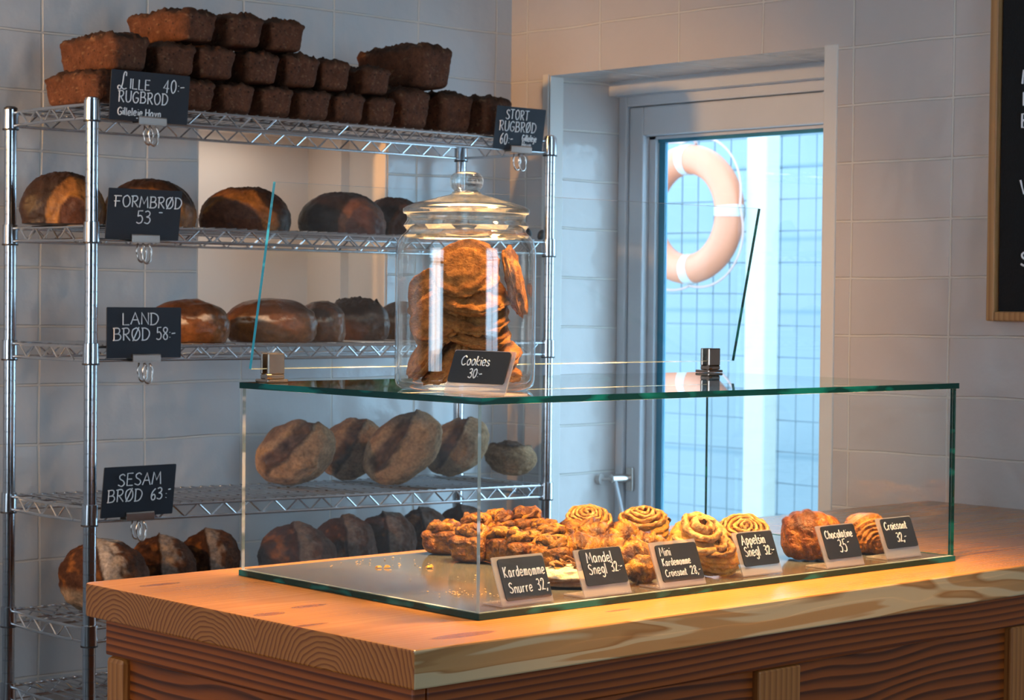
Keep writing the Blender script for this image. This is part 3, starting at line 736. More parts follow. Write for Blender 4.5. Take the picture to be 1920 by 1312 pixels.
def colmesh(name, P, fs, K, mat, loc=(0,0,0), rot=(0,0,0), parent=None, smooth=True):
    me = bpy.data.meshes.new(name); me.from_pydata([tuple(p) for p in P], [], fs); me.update()
    ca = me.color_attributes.new('col', 'FLOAT_COLOR', 'POINT')
    ca.data.foreach_set('color', [q for c in K for q in (*c, 1)])
    return link(name, me, mat, parent, loc, rot, smooth)
def sbox(d, k):
    t = (abs(d.x)**k + abs(d.y)**k + abs(d.z)**k) ** (1/k); return d / t

def sit(o, zfun):
    bpy.context.view_layer.update()
    mw = o.matrix_world; pts = [mw @ v.co for v in o.data.vertices]
    o.location.z -= min(p.z - zfun(p.x) for p in pts) - .0006
# --- rye loaves
def rye(px, py, z, wd, hg, ln, label, seed, yfront=RY0 + .014, group='dark rye loaves piled on the top shelf', yaw=0, warm=0, name='rye_loaf'):
    x = at_y(px, py, yfront).x
    so = seed * 3.17
    def fn(d):
        q = sbox(d, 9); tz = (q.z + 1) / 2
        tap = .82 + .18 * tz
        dome = (1 - q.x*q.x*.8) * (1 - q.y*q.y*.5)
        p = Vector((q.x * wd/2 * tap, q.y * ln/2 * (.93 + .07 * tz), tz * hg * .84))
        top = sstep(.85, 1, tz)
        p.z += top * (hg * .16 * dome + .009 * fbm(p, 60, so) + .004 * nz(p, 170, so))
        r = .0018 * fbm(p, 55, so, 3) + .0009 * nz(p, 200, so)
        n = Vector((q.x if abs(q.x) > .9 else 0, q.y if abs(q.y) > .9 else 0, 0)); p += n * r
        p += Vector((q.x, q.y, 0)) * .0035 * sstep(.78, .95, tz)
        c = lerp((.180, .068, .034), (.115, .042, .021), .5 + .5 * fbm(p, 40, so))
        c = lerp(c, (.075, .034, .018), max(top, sstep(.9, .98, tz)))
        if nz(p, 240, so) > .52: c = lerp(c, (.32, .18, .10), .6)
        p.z = max(p.z, 0)
        return p, c
    o = blob(name, 22, fn, M['rye'], (x, yfront + ln/2, z), (0, 0, yaw))
    tag(o, label, 'bread', group); return o
Z1 = LV[0] - .001; HR = .0655
row1 = [(148+62, 160, .080, .0655, .190, 'rye loaf at the left end of the bottom row, its long side showing'),
        (285, 190, .078, .064, .16, 'rye loaf hidden mostly behind the LILLE RUGBROD sign'),
        (376, 184, .078, .064, .165, 'rye loaf just right of the LILLE RUGBROD sign in the bottom row'),
        (451, 189, .080, .064, .165, 'rye loaf second right of the LILLE RUGBROD sign in the bottom row'),
        (526, 195, .076, .064, .165, 'rye loaf third right of the LILLE RUGBROD sign in the bottom row'),
        (595, 201, .080, .065, .165, 'rye loaf fourth right of the LILLE RUGBROD sign in the bottom row'),
        (660, 210, .080, .064, .165, 'rye loaf fifth right of the LILLE RUGBROD sign in the bottom row'),
        (726, 211, .070, .064, .16, 'slightly turned short rye loaf beside the tall loaves in the bottom row'),
        (783, 208, .084, .090, .17, 'tall rye loaf under the left half of the largest loaf'),
        (862, 213, .090, .090, .17, 'tall rye loaf under the right half of the largest loaf'),
        (937, 213, .086, .090, .16, 'tall rye loaf partly behind the STORT RUGBROD sign')]
for i, (px, py, wd, hg, ln, lab) in enumerate(row1):
    rye(px, py, Z1, wd, hg, ln, lab, i + 1, yaw=-.12 if i == 7 else random.Random(i).uniform(-.02, .02))
row2 = [(248, 100, .090, .076, .205, 'rye loaf at the left end of the middle row, its long side showing'),
        (337, 112, .086, .066, .165, 'rye loaf second from left in the middle row'),
        (412, 117, .088, .068, .165, 'rye loaf third from left in the middle row'),
        (498, 129, .080, .066, .165, 'rye loaf fourth from left in the middle row'),
        (573, 130, .084, .070, .165, 'rye loaf fifth from left in the middle row'),
        (640, 140, .074, .066, .165, 'rye loaf sixth from left in the middle row, its corner glowing orange'),
        (711, 149, .070, .060, .165, 'paler cut rye loaf at the right end of the middle row')]
Z2 = Z1 + HR - .0005
for i, (px, py, wd, hg, ln, lab) in enumerate(row2):
    rye(px, py, Z2, wd, hg, ln, lab, i + 21, yfront=RY0 + .016, yaw=random.Random(i + 9).uniform(-.03, .03) - (.1 if i == 5 else 0))
row3 = [(372, 45, .088, .066, .19, 'rye loaf lying on the left of the topmost row'),
        (467, 57, .082, .068, .165, 'rye loaf in the middle of the topmost row of three'),
        (546, 57, .084, .068, .165, 'rye loaf on the right of the topmost row of three')]
Z3 = Z2 + .0705
for i, (px, py, wd, hg, ln, lab) in enumerate(row3):
    rye(px, py, Z3, wd, hg, ln, lab, i + 41, yfront=RY0 + .018, yaw=(.10, 0, -.03)[i])
rye(820, 112, Z1 + .0905, .104, .100, .225, 'largest rye loaf lying on the two tall loaves at the right of the pile', 51, yfront=RY0 + .012, yaw=.02)

# --- tin loaves (second shelf): domed, golden band above a darker tin side
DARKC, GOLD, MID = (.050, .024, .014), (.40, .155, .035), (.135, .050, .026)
def dome_loaf(px, zbase, sw, hg, th, label, seed, Y=1.64, ecx=-.15, erx=.72, erz=.66, ring=.34, gold=GOLD, mid=MID, group='domed tin loaves on the second shelf', name='tin_loaf', rz=RZ, roll=0):
    q = at_y(px, 420, Y); so = seed * 5.3
    def fn(d):
        k = 3.2; t = (abs(d.x)**k + abs(d.y)**k + abs(d.z)**k) ** (1/k); u = d / t
        x, y, z = u; zz = max(z, -.24); lowr = 1 - .05 * sstep(.1, -.24, z)
        wx = (abs(x)**1.0) * (1 if x > 0 else -1)
        rad = sqrt(max(0, 1 - max(0, z) ** 2 * .55))
        p = Vector((wx * sw/2 * rad * lowr, y * th/2 * rad * lowr, (zz + .24) / 1.24 * hg * 1.03))
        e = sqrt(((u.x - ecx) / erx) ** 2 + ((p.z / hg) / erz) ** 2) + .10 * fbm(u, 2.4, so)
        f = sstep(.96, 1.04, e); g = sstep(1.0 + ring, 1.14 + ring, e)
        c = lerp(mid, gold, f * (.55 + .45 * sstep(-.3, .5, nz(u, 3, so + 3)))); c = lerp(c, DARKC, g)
        bump = .0025 * fbm(u, 3.2, so) + .0012 * nz(u, 14, so) + .003 * (sstep(.9, 1.0, e) - sstep(1.05, 1.2, e))
        nn = Vector((u.x, u.y, u.z if z > 0 else 0))
        if nn.length > 0: p += nn.normalized() * bump
        if z > .8: p.z += .002 * nz(u, 20, so)
        p.z = max(p.z, 0)
        return p, c
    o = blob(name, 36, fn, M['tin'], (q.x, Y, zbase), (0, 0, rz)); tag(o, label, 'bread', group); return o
ZS2 = LV[1] - .0025
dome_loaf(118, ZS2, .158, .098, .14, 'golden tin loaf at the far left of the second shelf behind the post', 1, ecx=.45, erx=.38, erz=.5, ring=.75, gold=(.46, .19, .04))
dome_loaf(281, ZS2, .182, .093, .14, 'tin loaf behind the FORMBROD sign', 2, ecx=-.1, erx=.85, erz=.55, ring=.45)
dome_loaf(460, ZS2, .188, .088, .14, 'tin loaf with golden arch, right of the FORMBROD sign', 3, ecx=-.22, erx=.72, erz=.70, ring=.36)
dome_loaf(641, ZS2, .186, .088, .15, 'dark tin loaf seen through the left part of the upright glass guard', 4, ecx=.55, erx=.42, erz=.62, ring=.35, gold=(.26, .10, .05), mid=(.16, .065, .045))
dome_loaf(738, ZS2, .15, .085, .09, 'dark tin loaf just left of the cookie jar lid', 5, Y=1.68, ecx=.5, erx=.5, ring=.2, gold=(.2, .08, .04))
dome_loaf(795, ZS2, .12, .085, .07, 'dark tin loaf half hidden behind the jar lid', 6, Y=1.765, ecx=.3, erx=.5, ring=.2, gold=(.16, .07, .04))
# a small dark object peeking out behind the jar
q = at_y(1004, 424, 1.60)
o = empty('black_object', (q.x, 1.60, ZS2 + .001), (0, 0, RZ)); tag(o, 'small black two-lobed object beside the jar shoulder on the second shelf', 'small object')
def lobe(rx, ry, rz_):
    def fn(d): return Vector((d.x*rx, d.y*ry, d.z*rz_ + rz_)), (.012, .010, .014)
    return fn
l1 = blob('lobe', 12, lobe(.0095, .011, .0135), M['black_plastic'], (.010, 0, 0), (0, radians(18), 0), o)
l2 = blob('lobe', 12, lobe(.011, .011, .0135), M['black_plastic'], (-.013, .004, .006), (0, radians(-30), 0), o)
o.name = 'black_object'

# --- country loaves (third shelf): smooth, brown, flour along the slash
def country(px, zbase, wd, hg, dp, label, seed, Y=1.63, roll=0, dark=0, group='country loaves on the third shelf', flour=1.0, rz=RZ, crest=0):
    q = at_y(px, 610, Y); so = seed * 4.1
    def fn(d):
        u = sbox(d, 2.2); z = u.z
        zz = max(z, -.55); p = Vector((u.x * wd/2 * 1.03, u.y * dp/2, (zz + .55) / 1.55 * hg))
        line = .30 + .10 * u.x + .10 * nz(u, 2.5, so)
        f = sstep(.16, .03, abs(u.z - line)) * sstep(-.2, .05, fbm(u, 4, so + 2) + .10) * flour * sstep(.75, .45, abs(u.x))
        topc = sstep(line - .02, line + .25, u.z)
        c = lerp((.36, .130, .034), (.24, .085, .026), .5 + .5 * nz(u, 3, so)); c = lerp(c, (.085, .036, .018), topc * .8)
        c = lerp(c, (.06, .026, .014), dark * .75); c = lerp(c, (.85, .68, .52), min(1, f * 1.2))
        n = d.copy(); p += n * (.003 * fbm(u, 2.6, so) + .0022 * sstep(line - .03, line + .08, u.z))
        if crest: p.z += crest * sstep(.55, .95, u.z) * (abs(nz(u, 7, so)) + .5 * abs(nz(u, 16, so)))
        p.z = max(p.z, 0)
        return p, c
    o = blob('country_loaf', 34, fn, M['land'], (q.x, Y, zbase), (0, roll, rz)); tag(o, label, 'bread', group); return o
ZS3 = LV[2] - .0025
country(352, ZS3, .165, .083, .11, 'shiny brown country loaf with white flour streak beside the LAND BROD sign', 1, Y=1.60)
country(508, ZS3, .188, .087, .115, 'wide country loaf with flour streaks behind the left edge of the glass guard', 2, Y=1.61)
country(603, ZS3, .098, .083, .10, 'narrow country loaf end wedged between the wide loaf and a dark loaf', 3, Y=1.615, flour=.7)
country(668, ZS3, .145, .086, .075, 'dark rough-crested country loaf left of the cookie jar', 4, Y=1.71, dark=.6, flour=.2, crest=.012)
country(752, ZS3, .10, .083, .10, 'greyish country loaf partly hidden behind the cookie jar', 5, Y=1.74, dark=.2, flour=.2)

# --- floured sesame loaves leaning on the fourth shelf
def boule(cx, cy, a, bb, th, roll, label, seed, Y, sl=(-.1, .55), group='round sesame loaves leaning on the fourth shelf'):
    q = at_y(cx, cy, Y); so = seed * 2.9
    def fn(d):
        u = d.copy(); p = Vector((u.x * a, u.y * th, u.z * bb))
        # curved slash with a raised ear
        s = u.z - (sl[0] + sl[1] * u.x + .35 * u.x * u.x) + .10 * nz(u, 3, so) + .05 * nz(u, 9, so)
        inside = sstep(.02, .06, s) * sstep(.62, .42, s) * sstep(.9, .7, abs(u.x))
        ear = sstep(.10, .02, abs(s - .02)) * sstep(.9, .7, abs(u.x))
        c = lerp((.46, .275, .150), (.32, .18, .09), .5 + .5 * fbm(u, 4, so))
        c = lerp(c, (.050, .019, .010), inside * (.85 + .3 * nz(u, 5, so))); c = lerp(c, (.035, .016, .011), ear * .85)
        top = sstep(.55, .95, u.z + .25 * nz(u, 2.2, so + 1)); c = lerp(c, (.14, .07, .045), top * .7)
        p += d * (.0035 * fbm(u, 2.2, so) - .004 * inside + .005 * ear + .001 * nz(u, 22, so))
        return p, c
    o = blob('sesame_loaf', 34, fn, M['flour'], (q.x, Y, q.z), Euler((radians(-14), roll, RZ))); sit(o, lambda x: LV[3] - .0028 - .0195 * (x - RX0) / RW); tag(o, label, 'bread', group); return o
boule(554, 834, .090, .068, .052, radians(-24), 'sesame loaf at the left end of the fourth shelf row', 1, 1.69)
boule(660, 832, .078, .066, .038, radians(-38), 'sesame loaf leaning second from left with a ragged top', 2, 1.755, (-.2, .5))
boule(755, 838, .098, .068, .040, radians(-40), 'big pale sesame loaf in the middle with a V-shaped dark slash', 3, 1.60, (0, .5))
boule(857, 840, .082, .062, .05, radians(-36), 'sesame loaf leaning behind the front corner of the case', 4, 1.735, (-.1, .6))
boule(958, 860, .062, .042, .05, radians(8), 'low pale sesame loaf at the right end of the fourth shelf', 5, 1.70, (.45, .2))

# --- dark floured batards leaning on the fifth shelf
def batard(cx, cy, a, bb, th, roll, label, seed, Y, wb=.45, flour=1.0, group='dark floured loaves leaning on the fifth shelf'):
    q = at_y(cx, cy, Y); so = seed * 6.1
    def fn(d):
        u = d.copy(); p = Vector((u.x * a, u.y * th, u.z * bb))
        s = u.x - (.12 - .55 * u.z * abs(u.z) * .4 - .25 * u.z) + .05 * nz(u, 3, so)
        left = sstep(.02, -.02, s); band = sstep(0.0, .05, s) * sstep(wb + .12, wb - .08, s + .25 * fbm(u, 4, so + 2))
        edge = sstep(.07, .01, abs(s))
        c = lerp((.15, .066, .036), (.10, .046, .030), .5 + .5 * fbm(u, 5, so))
        c = lerp(c, lerp((.075, .030, .017), (.28, .10, .028), sstep(.1, .6, fbm(u, 2.4, so + 5) - .25 * u.z)), left)
        c = lerp(c, (.62, .52, .44), band * .9 * flour); c = lerp(c, (.035, .017, .012), edge * .85)
        low = sstep(-.35, -.55, u.z); c = lerp(c, (.42, .30, .20), low * .7 * (1 if left > .5 else .4))
        p += d * (.005 * fbm(u, 2.4, so) - .004 * left * sstep(-.7, -.3, u.z) + .003 * edge + .001 * nz(u, 20, so))
        return p, c
    o = blob('floured_loaf', 34, fn, M['flour'], (q.x, Y, q.z), Euler((radians(-10), roll, RZ))); sit(o, lambda x: LV[4] - .0028); tag(o, label, 'bread', group); return o
batard(193, 1085, .090, .074, .062, radians(6), 'dark loaf with a broad white flour band behind the front rack post', 1, 1.60, .5)
batard(300, 1072, .072, .070, .05, radians(14), 'second dark loaf from the left on the fifth shelf, flour fleck on its side', 2, 1.66, .42, .55)
batard(390, 1065, .068, .072, .05, radians(10), 'third dark loaf from the left, just outside the case corner', 3, 1.67, .40, .5)
batard(556, 1053, .086, .074, .055, radians(12), 'greyish loaf at the left inside view of the case', 4, 1.62, .40, .25)
batard(645, 1045, .072, .074, .05, radians(12), 'floured loaf second from left seen through the case', 5, 1.67, .40, .25)
batard(722, 1033, .070, .074, .05, radians(12), 'floured loaf third from left seen through the case', 6, 1.68, .45, .25)
batard(790, 1030, .068, .074, .05, radians(12), 'dark loaf behind the leftmost tall pastry', 7, 1.70, .40, .15)
batard(865, 1030, .068, .074, .05, radians(12), 'dark loaf end peeking over the tall pastries by the case corner', 8, 1.71, .40, .15)

# ------------------------------------------------------------------ pastries in the case
AMB = (.62, .205, .010); DEEP = (.12, .025, .002); YEL = (.76, .35, .035)
def on_plate(px, py): q = at_z(px, py, PZ); q.z = PZ; return q
def knot_bun(px, py, r, h, label, seed, topd=0, group='tall knotted cardamom buns', low=False):
    """tin-baked bun: ribbed cup with ropes of dough knotted on top"""
    loc = on_plate(px, py); rng = random.Random(seed); so = seed * 1.9; P = []; F = []; K = []
    vs, fs = cubesphere(18)
    for d in vs:
        u = sbox(d, 4.5); tz = (u.z + 1) / 2; rr_ = (.86 + .14 * tz)
        ang = math.atan2(u.y, u.x)
        p = Vector((u.x * r * rr_, u.y * r * rr_, tz * h * .80))
        rib = .05 * sin(ang * 5 + so + 3 * tz) + .10 * fbm(u, 2.2, so)
        p.x *= 1 + rib; p.y *= 1 + rib
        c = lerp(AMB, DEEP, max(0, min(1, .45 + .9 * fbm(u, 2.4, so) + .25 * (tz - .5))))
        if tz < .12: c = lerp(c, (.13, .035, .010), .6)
        P.append(p); K.append(c)
    F += [tuple(f) for f in fs]
    for k in range(10):
        a0 = rng.uniform(0, 2*pi); n = 12; b = MB(); pts = []; rad = []
        for i in range(n):
            t = i / (n - 1); a = a0 + t * rng.uniform(2.0, 3.2); rr2 = r * (.82 - .55 * t if k % 2 else .30 + .42 * t)
            pts.append((rr2 * cos(a), rr2 * sin(a), h * (.70 + .22 * sin(pi * t) + .06 * k / 10))); rad.append(r * (.09 + .13 * sin(pi * t)))
        b.tube(pts, rad, 10); base = len(P)
        for v in b.v:
            v = Vector(v); v += Vector((nz(v, 130, so), nz(v, 130, so + 4), nz(v, 130, so + 8))) * .0032
            P.append(v); f = max(0, min(1, .42 + 1.5 * fbm(v, 75, so + k) + topd)); K.append(lerp((.74, .285, .018), DEEP, f))
        F += [tuple(base + i for i in f) for f in b.f]
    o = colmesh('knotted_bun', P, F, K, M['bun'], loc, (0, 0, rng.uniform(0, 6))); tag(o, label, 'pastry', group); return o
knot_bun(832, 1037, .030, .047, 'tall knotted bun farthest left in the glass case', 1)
knot_bun(884, 1052, .031, .050, 'tall knotted bun right behind the case corner edge', 2)
knot_bun(893, 1022, .029, .047, 'tall bun behind the case corner, between the two leftmost ones', 3)
knot_bun(945, 1055, .030, .049, 'tall amber bun just right of the case corner', 4)
knot_bun(982, 1062, .031, .049, 'tall amber bun above the Kardemomme Snurre stand', 5)
knot_bun(938, 1018, .030, .050, 'dark topped knotted bun at the back of the cluster', 6, .25)
knot_bun(985, 1018, .030, .054, 'darkest, highest knotted bun at the back of the cluster', 7, .45)
knot_bun(1018, 1030, .027, .044, 'reddish knotted bun at the back right of the cluster', 8, .1)
knot_bun(1035, 1068, .030, .046, 'low golden bun between the two leftmost price stands', 9, -.15)
knot_bun(1034, 1040, .028, .042, 'low golden knotted bun behind the one between the left stands', 10, -.1)
def glossy_mini(px, py, l, h, rz, label, seed, group='small glossy cardamom croissants'):
    loc = on_plate(px, py); so = seed * 2.3; P = []; K = []; b = MB(); n = 40; pts = []; rad = []
    for i in range(n):
        t = -1 + 2 * i / (n - 1); pts.append((t * l * .5, .25 * l * t * t, h * .5 - h * .10 * t * t)); rad.append(h * .5 * (1 - .72 * abs(t) ** 1.6) * (1 + .26 * (((i * .2) % 1) - .5)))
    b.tube(pts, rad, 18)
    for v in b.v:
        v = Vector(v); v += Vector((fbm(v, 70, so), fbm(v, 70, so + 3), fbm(v, 70, so + 6))) * .0042; v.z = max(v.z, 0)
        P.append(v); K.append(lerp((.74, .285, .018), DEEP, max(0, min(1, .45 + 1.6 * fbm(v, 60, so)))))
    o = colmesh('mini_croissant', P, b.f, K, M['bun'], loc, (0, 0, rz)); tag(o, label, 'pastry', group); return o
minis = [(1085, 1062, .075, .050, -.4, 'glossy mini croissant above the Mandel Snegl stand, left one'), (1140, 1066, .078, .052, -.9, 'glossy mini croissant directly behind the Mandel Snegl stand'),
         (1190, 1078, .075, .050, -.2, 'dark glossy mini croissant between the Mandel and Mini stands'), (1110, 1040, .072, .056, -1.2, 'glossy mini croissant in the second row under the swirl bun'),
         (1165, 1045, .074, .056, .3, 'glossy mini croissant in the second row beside the spiral buns'), (1215, 1060, .070, .050, -1.0, 'glossy mini croissant behind the top left of the Mini stand'),
         (1072, 1038, .060, .052, .6, 'glossy mini croissant behind the low golden buns'), (1205, 1095, .066, .040, .2, 'browned mini croissant low beside the Mini stand')]
for i, a in enumerate(minis): glossy_mini(*a, seed=i + 1)

def spiral_bun(px, py, r, h, label, seed, turns=3.2, tilt=(0, 0), z=0, rz=None, dust=.5, group='sugared spiral buns'):
    """a coiled strip of laminated dough, the coil rising to a dome"""
    loc = on_plate(px, py); loc.z += z; so = seed * 3.3; P = []; F = []; K = []
    vs, fs = cubesphere(24)
    for d in vs:
        u = sbox(d, 2.6); p = Vector((u.x * r * .96, u.y * r * .96, (max(u.z, -.7) + .7) / 1.7 * h * .86))
        lam = sin(p.z / h * 34 + 2 * fbm(u, 2, so)); p += Vector((u.x, u.y, 0)) * (.0011 * lam + .003 * fbm(u, 2, so))
        c = lerp(YEL, AMB, .5 + .5 * fbm(u, 3, so)); c = lerp(c, (.30, .095, .02), sstep(.3, 1, lam) * .45)
        P.append(p); K.append(c)
    F += [tuple(f) for f in fs]
    n = int(64 * turns); m_ = 14; base = len(P); W_ = r / turns * .62
    for i in range(n):
        t = i / (n - 1); a = t * turns * 2 * pi + so; R = r * (.97 - .93 * t); zz = h * (.45 + .50 * sqrt(max(0, 1 - (R / r) ** 2))) + h * .04
        cdir = Vector((cos(a), sin(a), 0))
        for k in range(m_):
            b_ = 2 * pi * k / m_; p = cdir * (R + W_ * .62 * cos(b_)) + Vector((0, 0, zz + W_ * .62 * sin(b_)))
            p += Vector((fbm(p, 60, so), fbm(p, 60, so + 5), fbm(p, 60, so + 9))) * .0036
            P.append(p)
            f = .5 + .5 * sin(b_ * 3 + 1.2 * nz(p, 50, so)); c = lerp((.70, .30, .045), (.24, .075, .012), f * .95); c = lerp(c, (.30, .10, .02), .6 * max(0, fbm(p, 40, so + 3)))
            if nz(p, 130, so) + .6 * nz(p, 300, so) > .45 - .5 * dust: c = lerp(c, (.80, .54, .22), .55)
            if nz(p, 160, so + 7) > .48: c = lerp(c, (.10, .035, .012), .7)
            K.append(c)
    for i in range(n - 1):
        for k in range(m_): F.append((base + i*m_ + k, base + i*m_ + (k+1) % m_, base + (i+1)*m_ + (k+1) % m_, base + (i+1)*m_ + k))
    o = colmesh('spiral_bun', P, F, K, M['swirl'], loc, Euler((tilt[0], tilt[1], RZ if rz is None else rz))); sit(o, lambda x: PZ); tag(o, label, 'pastry', group); return o
spiral_bun(1101, 1024, .040, .047, 'round spiral bun farthest left, behind the glossy mini croissants', 1, 5.2, (radians(24), 0), .012)
spiral_bun(1206, 1028, .042, .054, 'tallest spiral bun in the middle of the case', 2, 4.6, (radians(16), 0), .012)
spiral_bun(1296, 1074, .042, .062, 'pale twisted spiral bun behind the Mini stand', 3, 2.8, (radians(30), radians(18)), .012, None, 1.0)
spiral_bun(1392, 1056, .041, .048, 'cinnamon speckled spiral bun behind the Appelsin Snegl stand', 4, 5.0, (radians(38), 0), .014, None, .8)
spiral_bun(1345, 1078, .030, .040, 'browned lower spiral bun left of the Appelsin Snegl stand', 6, 2.4, (radians(26), 0), .008, None, .1)

def viennoiserie(px, py, a, bb, h, label, seed, kind, rz=RZ):
    loc = on_plate(px, py); so = seed * 7.7
    def fn(d):
        u = sbox(d, 2.5); p = Vector((u.x * a, u.y * bb, (max(u.z, -.75) + .75) / 1.75 * h))
        if kind == 'choc':
            lam = sin(15 * u.x + 3.5 * u.z + 1.8 * fbm(u, 2, so)); p += d * (.0013 * lam + .0012 * fbm(u, 3, so))
            cap = sstep(.10, .35, u.z + .35 * u.x + .1 * nz(u, 3, so)) * sstep(.2, -.1, u.x - .2 * u.z + .15)
            c = lerp((.66, .215, .014), (.28, .062, .006), .5 + .6 * lam * .5 + .5 * fbm(u, 4, so)); c = lerp(c, (.10, .025, .010), cap * .75)
            p += d * .003 * cap
        else:
            ang = sqrt((u.x - .15) ** 2 + ((u.z + .35) * 1.0) ** 2); lam = sin(34 * ang + 2 * fbm(u, 2, so)); p += d * (.0017 * lam + .003 * fbm(u, 2, so))
            c = lerp((.74, .30, .04), (.42, .13, .016), .5 + .45 * lam)
        return p, c
    o = blob('chocolate_bun' if kind == 'choc' else 'croissant', 40, fn, M['bun'], loc, (0, 0, rz)); sit(o, lambda x: PZ); tag(o, label, 'pastry'); return o
viennoiserie(1521, 1048, .047, .040, .069, 'dark glossy chocolate pastry beside the Chocolatine stand', 1, 'choc')
viennoiserie(1626, 1036, .037, .034, .058, 'light orange croissant with fine ridges between the two right stands', 2, 'cro', RZ + .25)

# sugar dusted almond pastry behind the Kardemomme stand
loc = on_plate(1070, 1098)
def fa(d):
    u = sbox(d, 3); p = Vector((u.x * .052, u.y * .038, (u.z + 1) / 2 * .026)); tz = (u.z + 1) / 2
    lam = sin(tz * 14 + fbm(u, 2, 3)); p += Vector((u.x, u.y, 0)) * (.0015 * lam + .005 * fbm(u, 1.6, 2)); p.z += .004 * fbm(u, 1.7, 5) * tz; p.z = max(0, p.z)
    c = lerp((.30, .11, .028), (.50, .24, .09), .5 + .5 * lam); c = lerp(c, (.86, .72, .50), sstep(.45, .7, tz + .3 * nz(u, 3, 1)))
    return p, c
al = blob('almond_pastry', 22, fa, M['swirl'], loc, (0, 0, RZ)); tag(al, 'flat sugar-dusted almond pastry between the Kardemomme and Mandel stands', 'pastry')
rng = random.Random(4); P = []; F = []; K = []
for k in range(34):
    a = rng.uniform(0, 2*pi); rr_ = rng.uniform(0, 1) ** .5; cx, cy, cz = .034 * rr_ * cos(a) + .004, .026 * rr_ * sin(a), .0285 + rng.uniform(0, .011) * (1 - rr_)
    E3 = Euler((rng.uniform(-.6, .6), rng.uniform(-.6, .6), rng.uniform(0, 6))).to_matrix(); b = len(P)
    c = lerp((.55, .24, .05), (.34, .12, .025), rng.random())
    for zt in (-.0005, .0005):
        for i in range(10):
            t = 2*pi*i/10; P.append(Vector((cx, cy, cz)) + E3 @ Vector((.0095*cos(t), .0048*sin(t)*(1 - .25*cos(t)), zt))); K.append(c)
    F += [tuple(b + i for i in range(9, -1, -1)), tuple(b + 10 + i for i in range(10))] + [(b + i, b + (i+1) % 10, b + 10 + (i+1) % 10, b + 10 + i) for i in range(10)]
fl = colmesh('almond_flakes', P, F, K, M['swirl'], (0, 0, 0), (0, 0, 0), al, False); fl['label'] = 'toasted golden almond flakes'; fl['kind'] = 'stuff'

# crumbs and flakes on the plate
P = []; F = []; K = []
def crumb(q, s, c):
    b = len(P); E3 = Euler((rng.uniform(-.3, .3), rng.uniform(-.3, .3), rng.uniform(0, 6))).to_matrix()
    for v in ((-1,-.7,0),(1,-.6,0),(.8,.8,0),(-.7,.6,0),(-.6,-.3,.5),(.5,-.3,.6),(.4,.4,.5),(-.4,.4,.6)):
        P.append(q + E3 @ (Vector(v) * s)); K.append(c)
    F.extend([tuple(b + i for i in f) for f in ((3,2,1,0),(4,5,6,7),(0,1,5,4),(1,2,6,5),(2,3,7,6),(3,0,4,7))])
for px, py, n, sp in ((712, 1064, 3, 10), (650, 1052, 26, 40), (690, 1046, 18, 30), (755, 1062, 8, 30), (808, 1064, 3, 8), (870, 1112, 40, 28), (965, 1125, 12, 30), (830, 1086, 6, 30)):
    for k in range(n):
        q = at_z(px + rng.gauss(0, sp), py + rng.gauss(0, sp * .12), PZ); q.z = PZ + .0006
        if .02 < q.x < .95 and .02 < q.y < .5: crumb(q, rng.uniform(.0008, .0018) if n > 3 else rng.uniform(.003, .006), (.72, .42, .18) if n > 3 else (.75, .30, .03))
cr = colmesh('pastry_crumbs', P, F, K, M['swirl'], smooth=False); tag(cr, 'scattered pastry crumbs on the glass floor of the case', 'crumbs', None, 'stuff')

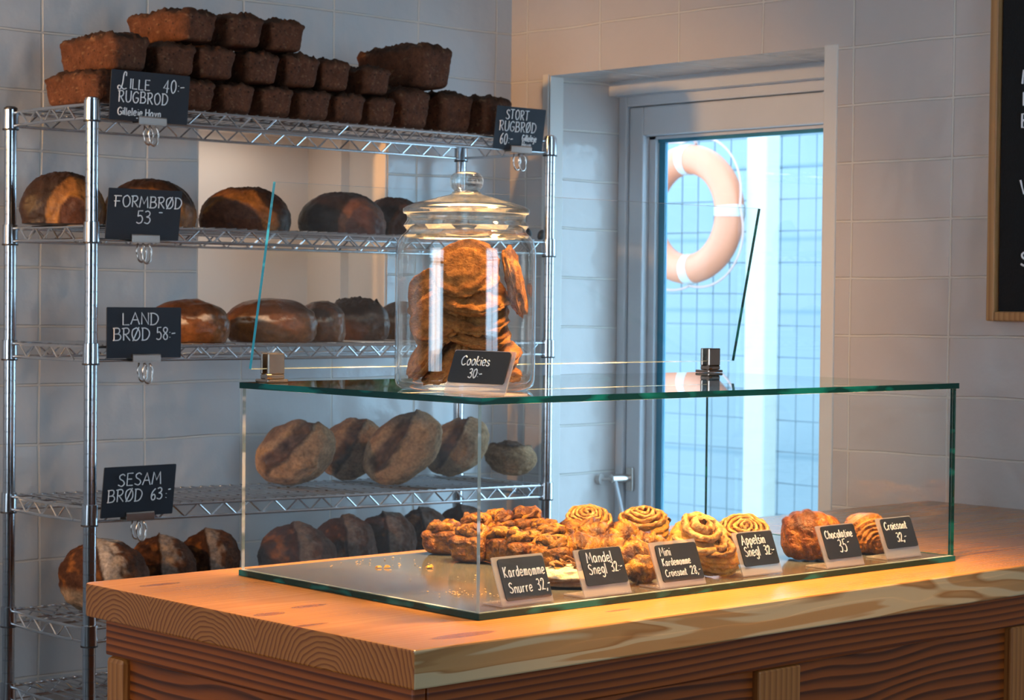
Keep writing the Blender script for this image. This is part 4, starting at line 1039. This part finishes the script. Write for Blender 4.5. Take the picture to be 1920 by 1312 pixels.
# ------------------------------------------------------------------ cookies in the jar
def cookie(a, bdist, z, r, th, nrm, label, seed):
    """a: right of the jar axis, bdist: towards the viewer, z: above jar bottom; nrm: (right, towards viewer, up)"""
    er = Vector((.735, -.678, 0)); et = Vector((-.678, -.735, 0))
    loc = jc + er * a + et * bdist + Vector((0, 0, z)); so = seed * 2.7
    n3 = (er * nrm[0] + et * nrm[1] + Vector((0, 0, nrm[2]))).normalized(); rot = n3.to_track_quat('Z', 'Y').to_euler()
    def fn(d):
        u = sbox(d, 2.4); rad = sqrt(u.x**2 + u.y**2); p = Vector((u.x * r, u.y * r, u.z * th))
        ang = math.atan2(u.y, u.x)
        wr = sin(rad * 17 + 2.5 * fbm(u, 1.6, so) + .8 * sin(ang * 2 + so)); p += d * (.0028 * wr * (.3 + rad) * sstep(.3, .8, rad) + .0022 * fbm(u, 3.2, so) + .0008 * nz(u, 12, so))
        p.z += (.003 * (1 - rad) if u.z > 0 else 0)
        c = lerp((.60, .25, .065), (.38, .13, .032), .5 + .35 * wr * sstep(.3, .8, rad) + .4 * fbm(u, 3, so))
        return p, c
    o = blob('cookie', 26, fn, M['cookie'], loc, rot); tag(o, label, 'cookie', 'cookies in the glass jar'); return o
ckl = [(.000, .040, .163, .047, .0085, (-.12, .72, .52), 'big cookie facing the viewer at the top of the jar'),
       (.066, .006, .146, .050, .0085, (.97, .10, .22), 'cookie standing on edge against the right side of the jar'),
       (.010, .036, .128, .049, .0085, (.05, .50, .80), 'cookie right under the big top cookie'),
       (.012, .030, .104, .048, .0085, (.05, .58, .78), 'cookie third down in the middle stack'),
       (.016, .022, .083, .048, .0085, (.15, .45, .85), 'cookie fourth down in the middle stack'),
       (-.034, .030, .096, .043, .008, (-.45, .72, .45), 'tilted cookie overlapping the stack on the left'),
       (-.048, -.022, .125, .040, .008, (-.55, .62, .2), 'dark cookie standing at the back left of the jar'),
       (-.050, .020, .050, .042, .008, (-.80, .25, .5), 'cookie leaning low against the left wall of the jar'),
       (-.026, .028, .042, .042, .008, (-.70, .45, .55), 'cookie leaning on the one by the left wall'),
       (.032, .022, .030, .046, .008, (.25, .10, .95), 'cookie lying at the bottom right behind the price stand'),
       (.028, .012, .052, .048, .008, (.10, .35, .92), 'cookie lying low in the middle of the jar'),
       (-.004, -.014, .020, .046, .008, (-.05, .05, 1), 'cookie flat on the jar bottom')]
for i, (a, bd, z, r, th, n, lab) in enumerate(ckl): cookie(a, bd, z, r, th, n, lab, i + 1)
